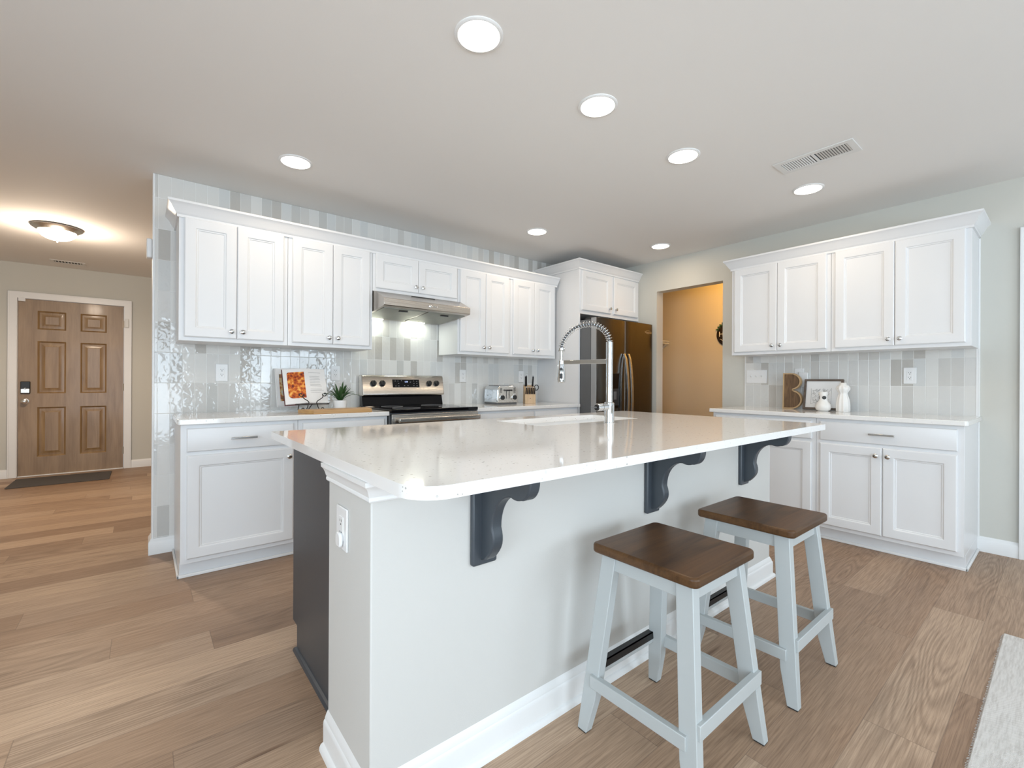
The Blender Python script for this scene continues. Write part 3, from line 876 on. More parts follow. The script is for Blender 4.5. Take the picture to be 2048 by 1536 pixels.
# maker's mark near the top right corner
tm = text_mesh('Whirlpool', 0.030, lambda u, v, w: (4.255 + u, FYF - .0025 - w, 1.665 + v), .001)
tm.tube([(4.255 + .052 * math.cos(a), FYF - .003, 1.668 + .017 * math.sin(a)) for a in [PI * (.2 + 1.35 * i / 14) for i in range(15)]], .0012, 6)
tm.build('maker_mark', MT['nickel'], dr)

# ------------------------------------------------------------------ range and hood
rg = thing('range', (1.757, 3.40, 0), 'stainless electric range with black glass cooktop and raised control panel', 'range')
RX0, RX1, RYF = 1.379, 2.135, 3.100
MB().box(RX0, RYF, 0.02, RX1, 3.70, .895).build('oven_body', MT['fridge_side'], rg, bevel=.003)
MB().prism(rounded([(RX0 - .002, 3.66), (RX0 - .002, RYF - .030), (RX1 + .002, RYF - .030), (RX1 + .002, 3.66)], [0, .012, .012, 0]), TZ, .893, .9185).build('cooktop', MT['blackglass'], rg, bevel=.004)
for x, y, r in ((1.57, 3.22, .105), (1.95, 3.22, .085), (1.57, 3.48, .085), (1.95, 3.48, .105)):
    MB().tube([(x + r * math.cos(a), y + r * math.sin(a), .9188) for a in [2 * PI * i / 40 for i in range(40)]], .0010, 5, True).build('burner_ring', MT['panelprint'], rg)
# black riser then the tilted control panel
def yz(x0, x1, pts): return lambda: None
TX = lambda u, v, w: (w, u, v)
MB().prism([(3.655, .915), (3.628, .918), (3.640, .960), (3.652, 1.008), (3.70, 1.008), (3.70, .915)], TX, RX0 + .006, RX1 - .006).build('riser', MT['blackglass'], rg, bevel=.003)
cp = MB().prism([(3.618, 1.002), (3.612, 1.012), (3.640, 1.158), (3.650, 1.170), (3.665, 1.175), (3.705, 1.175), (3.705, 1.002)], TX, RX0, RX1).build('control_panel', MT['steel'], rg, bevel=.006)
def TP(u, v, w):   # on the panel face: u along x, v up the face from z=1.012, w out of it
    d = Vector((0, 3.640 - 3.612, 1.158 - 1.012)).normalized(); nrm = Vector((0, -d.z, d.y))
    p = Vector((u, 3.612, 1.012)) + d * v + nrm * w
    return (p.x, p.y, p.z)
a = [TP(1.640, .060, -.002), TP(1.890, .060, -.002), TP(1.890, .128, -.002), TP(1.640, .128, -.002)]
b = [TP(1.640, .060, .0025), TP(1.890, .060, .0025), TP(1.890, .128, .0025), TP(1.640, .128, .0025)]
ds = MB().hexa(a, b).build('display', MT['blackglass'], cp, bevel=.001)
text_mesh('1:18', .017, lambda u, v, w: TP(1.765 + u, .108 + v, .003 + w), .0008).build('clock_digits', MT['display'], ds)
for u, v in ((1.665, .115), (1.690, .115), (1.695, .094), (1.668, .072), (1.695, .072), (1.722, .118), (1.748, .074), (1.780, .074), (1.836, .116), (1.838, .094), (1.836, .074), (1.866, .113), (1.866, .094), (1.866, .073), (1.805, .106)):
    q = [TP(u - .0045, v - .002, .0026), TP(u + .0045, v - .002, .0026), TP(u + .0045, v + .002, .0026), TP(u - .0045, v + .002, .0026)]
    q2 = [TP(u - .0045, v - .002, .003), TP(u + .0045, v - .002, .003), TP(u + .0045, v + .002, .003), TP(u - .0045, v + .002, .003)]
    MB().hexa(q, q2).build('key_mark', MT['panelprint'], ds)
nv = Vector(TP(0, 0, 1)) - Vector(TP(0, 0, 0))
for u in (1.472, 1.549, 1.987, 2.060):
    k = MB().lathe(TP(u, .094, 0), nv, [(.026, 0), (.026, .004), (.022, .006), (.021, .022), (.018, .026), (0, .026)], 24).build('control_knob', MT['black'], cp)
    a = [TP(u - .005, .094 - .021, .020), TP(u + .005, .094 - .021, .020), TP(u + .005, .094 + .021, .020), TP(u - .005, .094 + .021, .020)]
    b = [TP(u - .003, .094 - .020, .034), TP(u + .003, .094 - .020, .034), TP(u + .003, .094 + .020, .034), TP(u - .003, .094 + .020, .034)]
    MB().hexa(a, b).build('pointer', MT['black'], k, bevel=.001)
mb = MB().box(RX0 + .004, RYF - .028, .30, RX1 - .004, RYF, .885)
od = mb.build('oven_door', MT['blackglass'], rg, bevel=.004)
MB().box(RX0 + .004, RYF - .034, .806, RX1 - .004, RYF - .027, .884).build('door_trim', MT['steel'], od, bevel=.002)
hb = MB().bar((RX0 + .04, RYF - .072, .842), (RX1 - .012, RYF - .072, .842), .026, .034)
for x in (RX0 + .06, RX1 - .04): hb.box(x - .012, RYF - .072, .832, x + .012, RYF - .03, .852)
hb.build('handle', MT['steel'], od, bevel=.006)
MB().box(RX0 + .004, RYF - .022, .06, RX1 - .004, RYF, .285).build('storage_drawer', MT['steel'], rg, bevel=.004)

hd = thing('range_hood', (1.757, 3.45, 1.68), 'brushed steel under-cabinet range hood with two lit lamps', 'range hood')
HX0, HX1 = 1.374, 2.136
HYF = 3.195
prof = [(3.728, 1.650), (3.728, 1.8215), (3.405, 1.8215), (3.345, 1.812), (HYF, 1.742), (HYF, 1.690), (HYF + .012, 1.684), (3.45, 1.660)]
hm = MB().prism(prof, TX, HX0, HX1)
hood = hm.build('hood_shell', MT['copperish'], hd, bevel=.002)
# underside: slopes from (HYF,1.684) to (3.728,1.650)
def zu(y): return 1.684 + (y - HYF) / (3.45 - HYF) * (1.660 - 1.684) if y < 3.45 else 1.660 + (y - 3.45) / (3.728 - 3.45) * (1.650 - 1.660)
for x0, x1 in ((HX0 + .022, 1.748), (1.766, HX1 - .022)):
    y0, y1 = HYF + .05, 3.66
    f = MB().hexa([(x0, y0, zu(y0) - .006), (x1, y0, zu(y0) - .006), (x1, y1, zu(y1) - .006), (x0, y1, zu(y1) - .006)], [(x0, y0, zu(y0) + .004), (x1, y0, zu(y0) + .004), (x1, y1, zu(y1) + .004), (x0, y1, zu(y1) + .004)]).build('grease_filter', MT['filter'], hd, bevel=.002)
    xc = (x0 + x1) / 2
    MB().box(xc - .035, HYF + .085, zu(HYF + .085) - .013, xc + .035, HYF + .105, zu(HYF + .085) - .004).build('filter_latch', MT['black'], f, bevel=.002)
for x0, x1 in ((HX0 + .02, HX0 + .20), (1.800, 1.965)):
    MB().box(x0, 3.672, 1.642, x1, 3.705, 1.654).build('lamp_lens', MT['hoodled'], hd, bevel=.002)
    lamp('hood_beam', 'AREA', ((x0 + x1) / 2 - hd.location.x, 3.688 - hd.location.y, 1.638 - hd.location.z), HOOD_W, HOOD_COL, .16, .03).parent = hd
mb = MB()
for i, (x, r) in enumerate(((1.757, .012), (1.781, .005), (1.799, .005), (1.817, .005))):
    mb.lathe((x, HYF, 1.716), (0, -1, 0), [(r, 0), (r, .006), (r * .7, .008), (0, .008)], 14)
mb.build('control_buttons', MT['chrome'], hd)
MB().hexa([(1.66, 3.330, 1.8050), (1.87, 3.330, 1.8050), (1.87, 3.318, 1.7995), (1.66, 3.318, 1.7995)], [(1.66, 3.329, 1.8072), (1.87, 3.329, 1.8072), (1.87, 3.317, 1.8017), (1.66, 3.317, 1.8017)]).build('vent_slot', MT['slot'], hd)

# ------------------------------------------------------------------ island
isl = thing('kitchen_island', (1.64, 1.60, 0), 'kitchen island with pale painted front, charcoal cabinet end and scrolled brackets', 'kitchen island')
IX0, IX1, IY0, IY1 = 0.445, 2.837, 1.108, 1.440
MB().box(IX0, IY0, 0, IX1, IY1, .8755).build('front_panel', MT['knee'], isl, bevel=.004)
CX0, CX1, CY1 = 0.500, 2.800, 2.095
mb = MB()
for xa, xb in ((CX0, CX0 + .019), (1.44, 1.459), (2.37, 2.389), (CX1 - .019, CX1)):
    mb.prism([(IY1, 0), (CY1 - .065, 0), (CY1 - .065, .105), (CY1, .105), (CY1, .8755), (IY1, .8755)], TX, xa, xb)
mb.box(CX0 + .019, IY1, .105, CX1 - .019, CY1, .123).box(CX0 + .019, CY1 - .084, 0, CX1 - .019, CY1 - .065, .105).box(CX0 + .019, CY1 - .019, .84, CX1 - .019, CY1, .8755)
cab = mb.build('cabinet_box', MT['char'], isl, bevel=.002)
cab['label'] = 'charcoal painted cabinet side'
TI = lambda u, v, w: (u, CY1 + w, v)
for i, (u0, u1) in enumerate(((0.525, 0.95), (0.953, 1.40), (1.46, 1.90), (1.903, 2.34), (2.36, 2.775))):
    d = panel_door(MB(), u0, u1, .13, .86, TI).build('door', MT['char'], isl, smooth=25)
    knob(d, u0 + .03 if i % 2 else u1 - .03, .80, TI, 'nickel')
MB().sweep([(CX0, IY1), (CX0, CY1 - .065), (CX1, CY1 - .065), (CX1, IY1)], SHOE, -1).build('shoe_moulding', MT['char'], isl)
ISK = [(0, 0), (0.014, 0), (0.014, 0.078), (0.0125, 0.086), (0.009, 0.090), (0.009, 0.094), (0.005, 0.104), (0.0, 0.114)]
ISH = [(0, 0), (0.026, 0), (0.025, 0.010), (0.021, 0.017), (0.014, 0.021), (0, 0.021)]
pth = [(IX0, IY1), (IX0, IY0), (IX1, IY0), (IX1, IY1)]
MB().sweep(pth, ISK, 1).build('baseboard', MT['trim'], isl)
MB().sweep(pth, ISH, 1).build('base_shoe', MT['trim'], isl)
ICR = [(0, .820), (.006, .820), (.009, .824), (.009, .830), (.007, .833), (.010, .838), (.013, .848), (.018, .858), (.024, .864), (.025, .8757), (0, .8757)]
MB().sweep([(IX0, IY1), (IX0, IY0), (0.735, IY0)], ICR, 1).build('crown_trim', MT['trim'], isl)
# scrolled brackets under the overhang
def bracket(x):
    prof = []
    y0 = IY0; A = lambda y, z: prof.append((y, z))
    A(y0, .8755); A(y0 - .232, .8755)
    for i in range(0, 9):    # rounded nose
        t = i / 8 * PI / 2; A(y0 - .232 + .040 * (1 - math.cos(t)) , .862 - .052 * math.sin(t))
    for i in range(1, 6):
        t = i / 5; A(y0 - .192 + .040 * t, .810 - .004 * math.sin(t * PI))
    for i in range(1, 11):   # concave quarter
        t = i / 10 * PI / 2; A(y0 - .152 + .085 * math.sin(t), .810 - .105 * (1 - math.cos(t)))
    for i in range(1, 9):    # convex foot
        t = i / 8; A(y0 - .067 - .012 * math.sin(t * PI) + .030 * t ** 2.2, .705 - .098 * t)
    A(y0 - .018, .600); A(y0, .600)
    g = MB().prism(prof, TX, x + .030, x + .068).build('bracket', MT['char'], isl, bevel=.005)
    MB().prism(rounded([(x, .586), (x + .088, .586), (x + .088, .8752), (x, .8752)], [.008, .008, 0, 0]), lambda u, v, w: (u, w, v), y0 - .018, y0).build('back_plate', MT['char'], g, bevel=.005)
for x in (0.742, 1.600, 2.437): bracket(x)
# worktop with sink cut-out
SX0, SX1, SY0, SY1 = 1.525, 2.335, 1.655, 2.025
hole = rounded([(SX0, SY0), (SX1, SY0), (SX1, SY1), (SX0, SY1)], [.018] * 4, 5)
top = rounded([(0.4265, 0.831), (2.862, 0.831), (2.862, 2.167), (0.4265, 2.167)], [.085, .03, .03, .010], 12)
slab('large white quartz island worktop with rounded corner and sink cut-out', top, [hole])
sk = thing('sink', (1.93, 1.84, .66), 'white undermount sink set into the island worktop', 'sink')
def RL(i, z): return [(u, v, z) for u, v in rounded([(SX0 - .006 + i, SY0 - .006 + i), (SX1 + .006 - i, SY0 - .006 + i), (SX1 + .006 - i, SY1 + .006 - i), (SX0 - .006 + i, SY1 + .006 - i)], [.025] * 4, 5)]
MB().rings([RL(-.012, .68), RL(-.012, .8755), RL(0, .8755), RL(.006, .70), RL(.02, .69)], True, False).build('basin', MT['sink'], sk, smooth=50)
MB().lathe((1.93, 1.84, .6905), (0, 0, 1), [(.045, 0), (.045, .003), (.03, .004), (.028, .001), (0, .001)]).build('drain', MT['chrome'], sk)

# faucet
FX, FY = 1.940, 1.563
fa = thing('faucet', (FX, FY, ZT), 'tall chrome spring-coil pull-down faucet standing behind the sink', 'faucet')
MB().lathe((FX, FY, ZT), (0, 0, 1), [(.030, 0), (.030, .004), (.027, .006), (.027, .107), (.022, .112), (0, .112)], 32).build('base', MT['chrome'], fa)
MB().lathe((FX, FY, ZT + .108), (0, 0, 1), [(.018, 0), (.018, .242), (0, .242)], 28).build('column', MT['chrome'], fa)
prof = []
z = 0.0
while z < .088:
    prof += [(.0165, z), (.0195, z + .0015), (.0195, z + .0032), (.0165, z + .0045)]; z += .0058
MB().lathe((FX, FY, 1.248), (0, 0, 1), [(.0, 0)] + prof + [(.0, z)], 24).build('ribbed_sleeve', MT['chrome'], fa)
tipx, tipy = 1.868, 1.853
arch = []
N = 60
for i in range(N + 1):
    t = PI * i / N
    k = (1 - math.cos(t)) / 2
    zz = 1.334 + (0.122 if True else 0) * math.sin(t) - .022 * k
    arch.append(Vector((FX + (tipx - FX) * k, FY + (tipy - FY) * k, zz)))
MB().tube(arch, .0068, 12).build('hose', MT['fridge_side'], fa)
coil = []; turns = 27; n = turns * 14
side = (Vector((tipx - FX, tipy - FY, 0)).normalized()).cross(Vector((0, 0, 1)))
for i in range(n + 1):
    s = i / n * N; a = int(min(N - 1, s)); f = s - a
    p = arch[a].lerp(arch[a + 1], f); d = (arch[a + 1] - arch[a]).normalized(); nn = d.cross(side).normalized()
    an = 2 * PI * turns * i / n
    coil.append(p + (side * math.cos(an) + nn * math.sin(an)) * .0162)
MB().tube(coil, .0016, 6).build('spring', MT['chrome'], fa, smooth=80)
MB().lathe((tipx, tipy, 1.300), (0, 0, 1), [(.0, 0), (.017, 0), (.0185, .004), (.0185, .016), (.015, .02), (0, .02)], 24).build('coil_collar', MT['chrome'], fa)
MB().cyl((tipx, tipy, 1.225), (tipx, tipy, 1.305), .0085, seg=16).build('spout_tube', MT['nickel'], fa)
hd_ = MB().lathe((tipx, tipy, 1.120), (0, 0, 1), [(0, .004), (.017, 0), (.022, .006), (.0235, .03), (.0215, .10), (.017, .112), (.0, .114)], 28).build('spray_head', MT['chrome'], fa)
bt = MB()
dv = Vector((0, 0, 0)) - Vector((tipx, tipy, 0)); dv.normalize()
for zb, r in ((1.198, .009), (1.165, .010)):
    bt.lathe(Vector((tipx, tipy, zb)) + dv * .0195, dv, [(r, 0), (r, .004), (r * .8, .006), (0, .006)], 16)
bt.lathe(Vector((tipx, tipy, 1.152)) + dv * .0195, dv, [(.010, 0), (.010, .004), (.008, .006), (0, .006)], 16)
bt.build('spray_buttons', MT['black'], hd_)
am = MB().bar((FX, FY, 1.237), (tipx, tipy, 1.237), .014, .024)
am.lathe((tipx, tipy, 1.226), (0, 0, 1), [(.0, 0), (.019, 0), (.019, .022), (0, .022)], 20)
am.build('docking_arm', MT['chrome'], fa, bevel=.002)
hl = MB().cyl((FX - .020, FY, .992), (FX - .100, FY, .992), .0195, seg=28)
hh = hl.build('handle_barrel', MT['chrome'], fa, bevel=.002)
MB().cyl((FX - .062, FY, .992), (FX - .066, FY, .992), .0201, seg=28).cyl((FX - .100, FY, .992), (FX - .1045, FY, .992), .0165, seg=24).build('handle_cap', MT['black'], hh, bevel=.002)
MB().cyl((FX - .103, FY, .993), (FX - .150, FY, .994), .0045, seg=10).build('lever', MT['fridge_side'], hh)

# ------------------------------------------------------------------ stools
def make_stool(loc, label):
    t = thing('bar_stool', loc, label, 'stool', 'wood topped stools at the island')
    cx, cy, _ = loc
    H = .605
    MB().prism(rounded([(cx - .180, cy - .182), (cx + .180, cy - .182), (cx + .180, cy + .182), (cx - .180, cy + .182)], [.022] * 4, 6), TZ, H - .030, H).build('seat', MT['seat'], t, bevel=.008, segs=3)
    zt = H - .030
    LX, LY = .030, .052
    for sx in (-1, 1):
        for sy in (-1, 1):
            def ring(z, ox, oy, lx, ly):
                x1, y1 = cx + sx * ox, cy + sy * oy
                x0, y0 = x1 - sx * lx, y1 - sy * ly
                return [(x0, y0, z), (x1, y0, z), (x1, y1, z), (x0, y1, z)] if sx * sy > 0 else [(x0, y0, z), (x0, y1, z), (x1, y1, z), (x1, y0, z)]
            def ox(z): return .211 - (.211 - .152) * z / zt
            def oy(z): return .208 - (.208 - .156) * z / zt
            lg = MB().rings([ring(.004, ox(0) , oy(0), LX * .98, LY * .70), ring(.12, ox(.12), oy(.12), LX * 1.1, LY), ring(zt, ox(zt), oy(zt), LX * 1.15, LY)]).build('leg', MT['stool'], t, bevel=.002, smooth=20)
            MB().rings([ring(0, ox(0) - .002, oy(0) - .002, LX * .85, LY * .6), ring(.004, ox(0) - .002, oy(0) - .002, LX * .85, LY * .6)]).build('foot_pad', MT['rubber'], lg)
    ap = MB()
    for s in (-1, 1):
        ap.box(cx + s * .148, cy - .12, zt - .050, cx + s * .130, cy + .12, zt)
        ap.box(cx - .13, cy + s * .150, zt - .050, cx + .13, cy + s * .132, zt)
    ap.build('apron', MT['stool'], t, bevel=.001)
    for s in (-1, 1):
        x = cx + s * .192
        MB().box(x - .010, cy - .165, .150, x + .010, cy + .165, .190).build('stretcher', MT['stool'], t, bevel=.002)
    y = cy - .188
    MB().box(cx - .185, y - .010, .188, cx + .185, y + .010, .230).build('stretcher', MT['stool'], t, bevel=.002)
    y = cy + .184
    st = MB().box(cx - .185, y - .010, .160, cx + .185, y + .010, .198).build('stretcher', MT['stool'], t, bevel=.002)
    fp = MB().box(cx - .160, y - .0125, .176, cx + .160, y - .0095, .2015).box(cx - .160, y - .0125, .198, cx + .160, y + .010, .2015).build('foot_plate', MT['black'], st)
    fp['label'] = 'black metal strip on the back stretcher'
    return t
make_stool((1.312, 0.803, 0), 'nearer stool with brown wooden seat and pale grey-blue splayed legs')
make_stool((1.950, 0.793, 0), 'farther stool with darker wooden seat, nearest the right wall cabinets')

# ------------------------------------------------------------------ ceiling fittings
def downlight(x, y, label):
    t = thing('recessed_light', (x, y, HC), label, 'ceiling light', 'recessed ceiling lights')
    MB().lathe((x, y, HC), (0, 0, -1), [(.094, 0), (.094, .003), (.090, .006), (.081, .007), (.079, .003), (.079, 0)], 40).build('trim_ring', MT['trim'], t)
    MB().lathe((x, y, HC - .0005), (0, 0, -1), [(.079, 0), (.079, .002), (.06, .004), (0, .005)], 40).build('lens', MT['downlight'], t)
    l = lamp('downlight_beam', 'AREA', (0, 0, -.008), CAN_W, CAN_COL, .15, disk=True)
    l.parent = t
    return t
for x, y, l in [(0.998, 1.443, 'recessed ceiling light nearest the camera, largest of the row over the island'),
                (1.698, 1.447, 'middle recessed ceiling light of the row over the island'),
                (2.462, 1.447, 'recessed ceiling light over the far end of the island, near the vent'),
                (3.541, 1.147, 'recessed ceiling light in front of the right wall cabinets'),
                (0.716, 2.985, 'recessed ceiling light in front of the first range wall cabinets at left'),
                (2.708, 2.996, 'recessed ceiling light in front of the cabinet right of the hood'),
                (3.923, 2.540, 'recessed ceiling light near the pantry opening and refrigerator')]:
    downlight(x, y, l)

vt = thing('ceiling_vent', (3.077, 0.957, HC), 'white louvred air vent in the ceiling beside the recessed lights', 'vent', 'ceiling air vents')
VX0, VX1, VY0, VY1 = 2.982, 3.172, 0.755, 1.160
fr_ = MB()
o_ = [(VX0, VY0), (VX1, VY0), (VX1, VY1), (VX0, VY1)]; i_ = [(VX0 + .035, VY0 + .035), (VX1 - .035, VY0 + .035), (VX1 - .035, VY1 - .035), (VX0 + .035, VY1 - .035)]
fr_.prism(o_, TZ, HC - .006, HC - .0005, holes=[i_]).build('frame', MT['vent'], vt, bevel=.002)
MB().box(VX0 + .03, VY0 + .03, HC - .0012, VX1 - .03, VY1 - .03, HC - .0006).build('duct', MT['ventgap'], vt)
ym = (VY0 + VY1) / 2
for k in range(26):
    y = VY0 + .042 + k * (VY1 - VY0 - .084) / 25
    tilt = .0052 if y < ym else -.0024
    if abs(y - ym) < .008: continue
    MB().hexa([(VX0 + .034, y - .0012 - tilt, HC - .0055), (VX1 - .034, y - .0012 - tilt, HC - .0055), (VX1 - .034, y + .0012 - tilt, HC - .0055), (VX0 + .034, y + .0012 - tilt, HC - .0055)],
              [(VX0 + .034, y - .0012 + tilt, HC - .0012), (VX1 - .034, y - .0012 + tilt, HC - .0012), (VX1 - .034, y + .0012 + tilt, HC - .0012), (VX0 + .034, y + .0012 + tilt, HC - .0012)]).build('louvre', MT['vent'], vt)
MB().box(VX0 + .034, ym - .007, HC - .006, VX1 - .034, ym + .007, HC - .001).build('divider', MT['vent'], vt)

v2 = thing('ceiling_vent', (-0.67, 7.20, HC), 'narrow ceiling vent in front of the front door wall', 'vent', 'ceiling air vents')
MB().prism([(-0.815, 7.13), (-0.525, 7.13), (-0.525, 7.29), (-0.815, 7.29)], TZ, HC - .006, HC - .0005, holes=[[(-0.785, 7.16), (-0.555, 7.16), (-0.555, 7.26), (-0.785, 7.26)]]).build('frame', MT['vent'], v2, bevel=.002)
MB().box(-0.79, 7.155, HC - .0012, -0.55, 7.265, HC - .0006).build('duct', MT['ventgap'], v2)
for k in range(9):
    x = -0.775 + k * .026
    MB().box(x - .004, 7.16, HC - .005, x + .004, 7.26, HC - .001).build('louvre', MT['vent'], v2)

# flush dome light in the foyer
fl = thing('dome_light', (-0.59, 5.60, HC), 'lit frosted glass dome ceiling light in the foyer', 'ceiling light')
MB().lathe((-0.59, 5.60, HC), (0, 0, -1), [(.150, 0), (.165, .006), (.168, .014), (.160, .022), (.140, .034), (.126, .044), (.120, .044), (.120, .030)], 48).build('rim', MT['nickel'], fl)
dm = [(.124 * math.cos(t), .040 + .078 * math.sin(t)) for t in [PI / 2 * i / 12 for i in range(13)]]
MB().lathe((-0.59, 5.60, HC), (0, 0, -1), [(.124, .030)] + dm[:-1] + [(0.0, .118)], 48).build('glass_dome', MT['dome'], fl)
MB().lathe((-0.59, 5.60, HC - .116), (0, 0, -1), [(.010, 0), (.012, .004), (.006, .010), (.008, .016), (.004, .022), (0, .023)], 16).build('finial', MT['nickel'], fl)
lamp('dome_glow', 'SPOT', (0, 0, -.15), DOME_W, DOME_COL, .10, spot=math.radians(174)).parent = fl
lamp('dome_spill', 'POINT', (0, 0, -.26), DOME_W * .26, DOME_COL, .08).parent = fl

# device on the free end of the tiled wall
tag(MB().box(0.012, YK + .03, 1.92, 0.042, YK + .105, 2.045).build('motion_sensor', MT['plate'], bevel=.008), 'small white sensor box on the free end of the tiled wall', 'sensor')

# ------------------------------------------------------------------ outlets and switches
def outlet(u, v, T, label, group, cat='outlet', w_=.073, sub=True):
    c = T(u, v, 0)
    t = thing('wall_outlet', c, label, cat, group)
    a = [(u - w_ / 2, v - .060), (u + w_ / 2, v - .060), (u + w_ / 2, v + .060), (u - w_ / 2, v + .060)]
    MB().prism(a, T, .0, .006).build('plate', MT['plate'], t, bevel=.003)
    r = MB().prism(rounded([(u - .017, v - .034), (u + .017, v - .034), (u + .017, v + .034), (u - .017, v + .034)], [.004] * 4, 3), T, .005, .0075).build('receptacle', MT['plate'], t, bevel=.001)
    sl = MB()
    for s in (-1, 1):
        vv = v + s * .017
        for du in (-.0065, .0065):
            p, q = T(u + du - .0012, vv + .002, .0070), T(u + du + .0012, vv + .009, .0078); sl.box(*p, *q)
        p, q = T(u - .0025, vv - .0075, .0070), T(u + .0025, vv - .003, .0078); sl.box(*p, *q)
    sl.build('slots', MT['slot'], r)
    return t
TWL = lambda u, v, w: (u, YW - w, v)
TWR = lambda u, v, w: (XR - .009 - w, u, v)
GO = 'white outlets on the tiled walls'
outlet(0.424, 1.178, TWL, 'white wall outlet on the tile left of the cookbooks', GO)
outlet(1.199, 1.186, TWL, 'white wall outlet on the tile above the potted plant', GO)
outlet(2.410, 1.178, TWL, 'white wall outlet on the tile between range and toaster', GO)
outlet(3.150, 1.180, TWL, 'white wall outlet half hidden behind the knife block', GO)
outlet(0.752, 1.183, TWR, 'white wall outlet on the right wall tile, under the wall cabinet', GO)
o2 = outlet(1.478, 1.190, TWR, 'white wall outlet with plug-in adapter behind the wooden letter', GO)
MB().prism(rounded([(1.405, 1.09), (1.475, 1.09), (1.475, 1.215), (1.405, 1.215)], [.006] * 4, 3), TWR, .006, .030).build('plug_in_adapter', MT['plate'], o2, bevel=.004)
sw = thing('light_switch', TWR(1.829, 1.181, 0), 'white three-toggle light switch plate near the pantry opening', 'light switch')
MB().prism([(1.739, 1.120), (1.919, 1.120), (1.919, 1.242), (1.739, 1.242)], TWR, 0, .006).build('plate', MT['plate'], sw, bevel=.003)
for u in (1.783, 1.829, 1.875):
    p, q = TWR(u - .005, 1.170, .004), TWR(u + .005, 1.194, .0072)
    tg = MB().box(*p, *q).build('toggle_slot', MT['vent'], sw)
    MB().hexa([TWR(u - .004, 1.180, .006), TWR(u + .004, 1.180, .006), TWR(u + .004, 1.190, .006), TWR(u - .004, 1.190, .006)], [TWR(u - .003, 1.188, .016), TWR(u + .003, 1.188, .016), TWR(u + .003, 1.194, .016), TWR(u - .003, 1.194, .016)]).build('toggle', MT['plate'], tg)
# the outlet on the island end, with a rounded plug in its lower socket
TIE = lambda u, v, w: (IX0 - w, u, v)
o3 = outlet(1.310, 0.706, TIE, 'white outlet on the painted island end with a round plug-in cap', None, w_=.086)
MB().prism(rounded([(1.288, .655), (1.326, .655), (1.326, .697), (1.288, .697)], [.014] * 4, 5), TIE, .0075, .018).build('plug_cap', MT['plate'], o3, bevel=.004)

# ------------------------------------------------------------------ things on the left worktop
cb = thing('cutting_board', (1.06, 3.19, ZT), 'honey coloured wooden cutting board in front of the cookbook stand', 'cutting board')
P = rounded([(0.862, 3.105), (1.250, 3.100), (1.290, 3.290), (0.800, 3.262)], [.006] * 4, 4)
MB().prism(P, TZ, ZT, ZT + .026).build('board', MT['board'], cb, bevel=.003)

# cookbooks: two thick open books leaning back on a wrought iron stand
def leaf_block(mb, o, u, v, n, wd, ht, th, mi=0):
    """a block of pages: corner o, along unit u by wd, up unit v by ht, thickness th along n"""
    a = [o, o + u * wd, o + u * wd + v * ht, o + v * ht]
    mb.hexa([p - n * th for p in a], a, mi)
def fr3(yaw, lean, roll=0):
    """page frame facing the camera side: u along the bottom edge, v up the page, n out of the page"""
    u = Vector((math.cos(yaw), math.sin(yaw), 0)); n0 = Vector((math.sin(yaw), -math.cos(yaw), 0))
    v = Vector((0, 0, 1)) * math.cos(lean) - n0 * math.sin(lean); n = n0 * math.cos(lean) + Vector((0, 0, 1)) * math.sin(lean)
    if roll:
        u, v = u * math.cos(roll) + v * math.sin(roll), v * math.cos(roll) - u * math.sin(roll)
    return u, v, n
def plate_on(mb, o, u, v, n, poly, h=.0006):
    q = [o + u * a + v * b for a, b in poly]
    mb.hexa([p + n * .0001 for p in q], [p + n * h for p in q])

bk = thing('open_cookbook', (0.93, 3.42, ZT + .05), 'open cookbook showing a baked dish photo and a recipe page on the iron stand', 'book')
sp0 = Vector((0.905, 3.418, ZT + .0630))
def leaf_frame(lean, turn):
    v = Vector((0, math.sin(lean), math.cos(lean))); u0 = Vector((1, 0, 0)); n0 = u0.cross(v)
    u = u0 * math.cos(turn) + n0 * math.sin(turn)
    return u, v, u.cross(v)
uR, vR, nR = leaf_frame(math.radians(24), math.radians(-4))
uL, vL, nL = leaf_frame(math.radians(24), math.radians(11))
Wd, Wl, Ht = .148, .140, .268
mb = MB(); leaf_block(mb, sp0, uR, vR, nR, Wd, Ht, .016); mb.build('right_pages', MT['page'], bk)
mb = MB(); leaf_block(mb, sp0 - uL * Wl, uL, vL, nL, Wl, Ht, .014); mb.build('left_pages', MT['page'], bk)
mb = MB(); leaf_block(mb, sp0 - nR * .0165 - vR * .006, uR, vR, nR, Wd + .006, Ht + .012, .003)
leaf_block(mb, sp0 - uL * (Wl + .006) - nL * .0145 - vL * .006, uL, vL, nL, Wl + .006, Ht + .012, .003)
mb.build('cover', MT['cover'], bk)
mb = MB()
ol = sp0 - uL * Wl
plate_on(mb, ol, uL, vL, nL, rounded([(.026, .040), (.139, .040), (.139, .242), (.026, .242)], [.03, 0, 0, .012], 6)); 
mb.build('dish_photo', MT['casserole'], bk)
mb = MB()
rnd = random.Random(4)
for i in range(11):
    zz = .205 - i * .0125
    if i == 7: continue
    plate_on(mb, sp0, uR, vR, nR, [(.034, zz), (.034 + .060 + rnd.random() * .025, zz), (.034 + .075, zz + .0028), (.034, zz + .0028)])
plate_on(mb, sp0, uR, vR, nR, [(.03, .235), (.115, .235), (.115, .2375), (.03, .2375)])
plate_on(mb, sp0, uR, vR, nR, [(.03, .093), (.125, .093), (.125, .095), (.03, .095)])
mb.build('recipe_text', MT['ink'], bk)

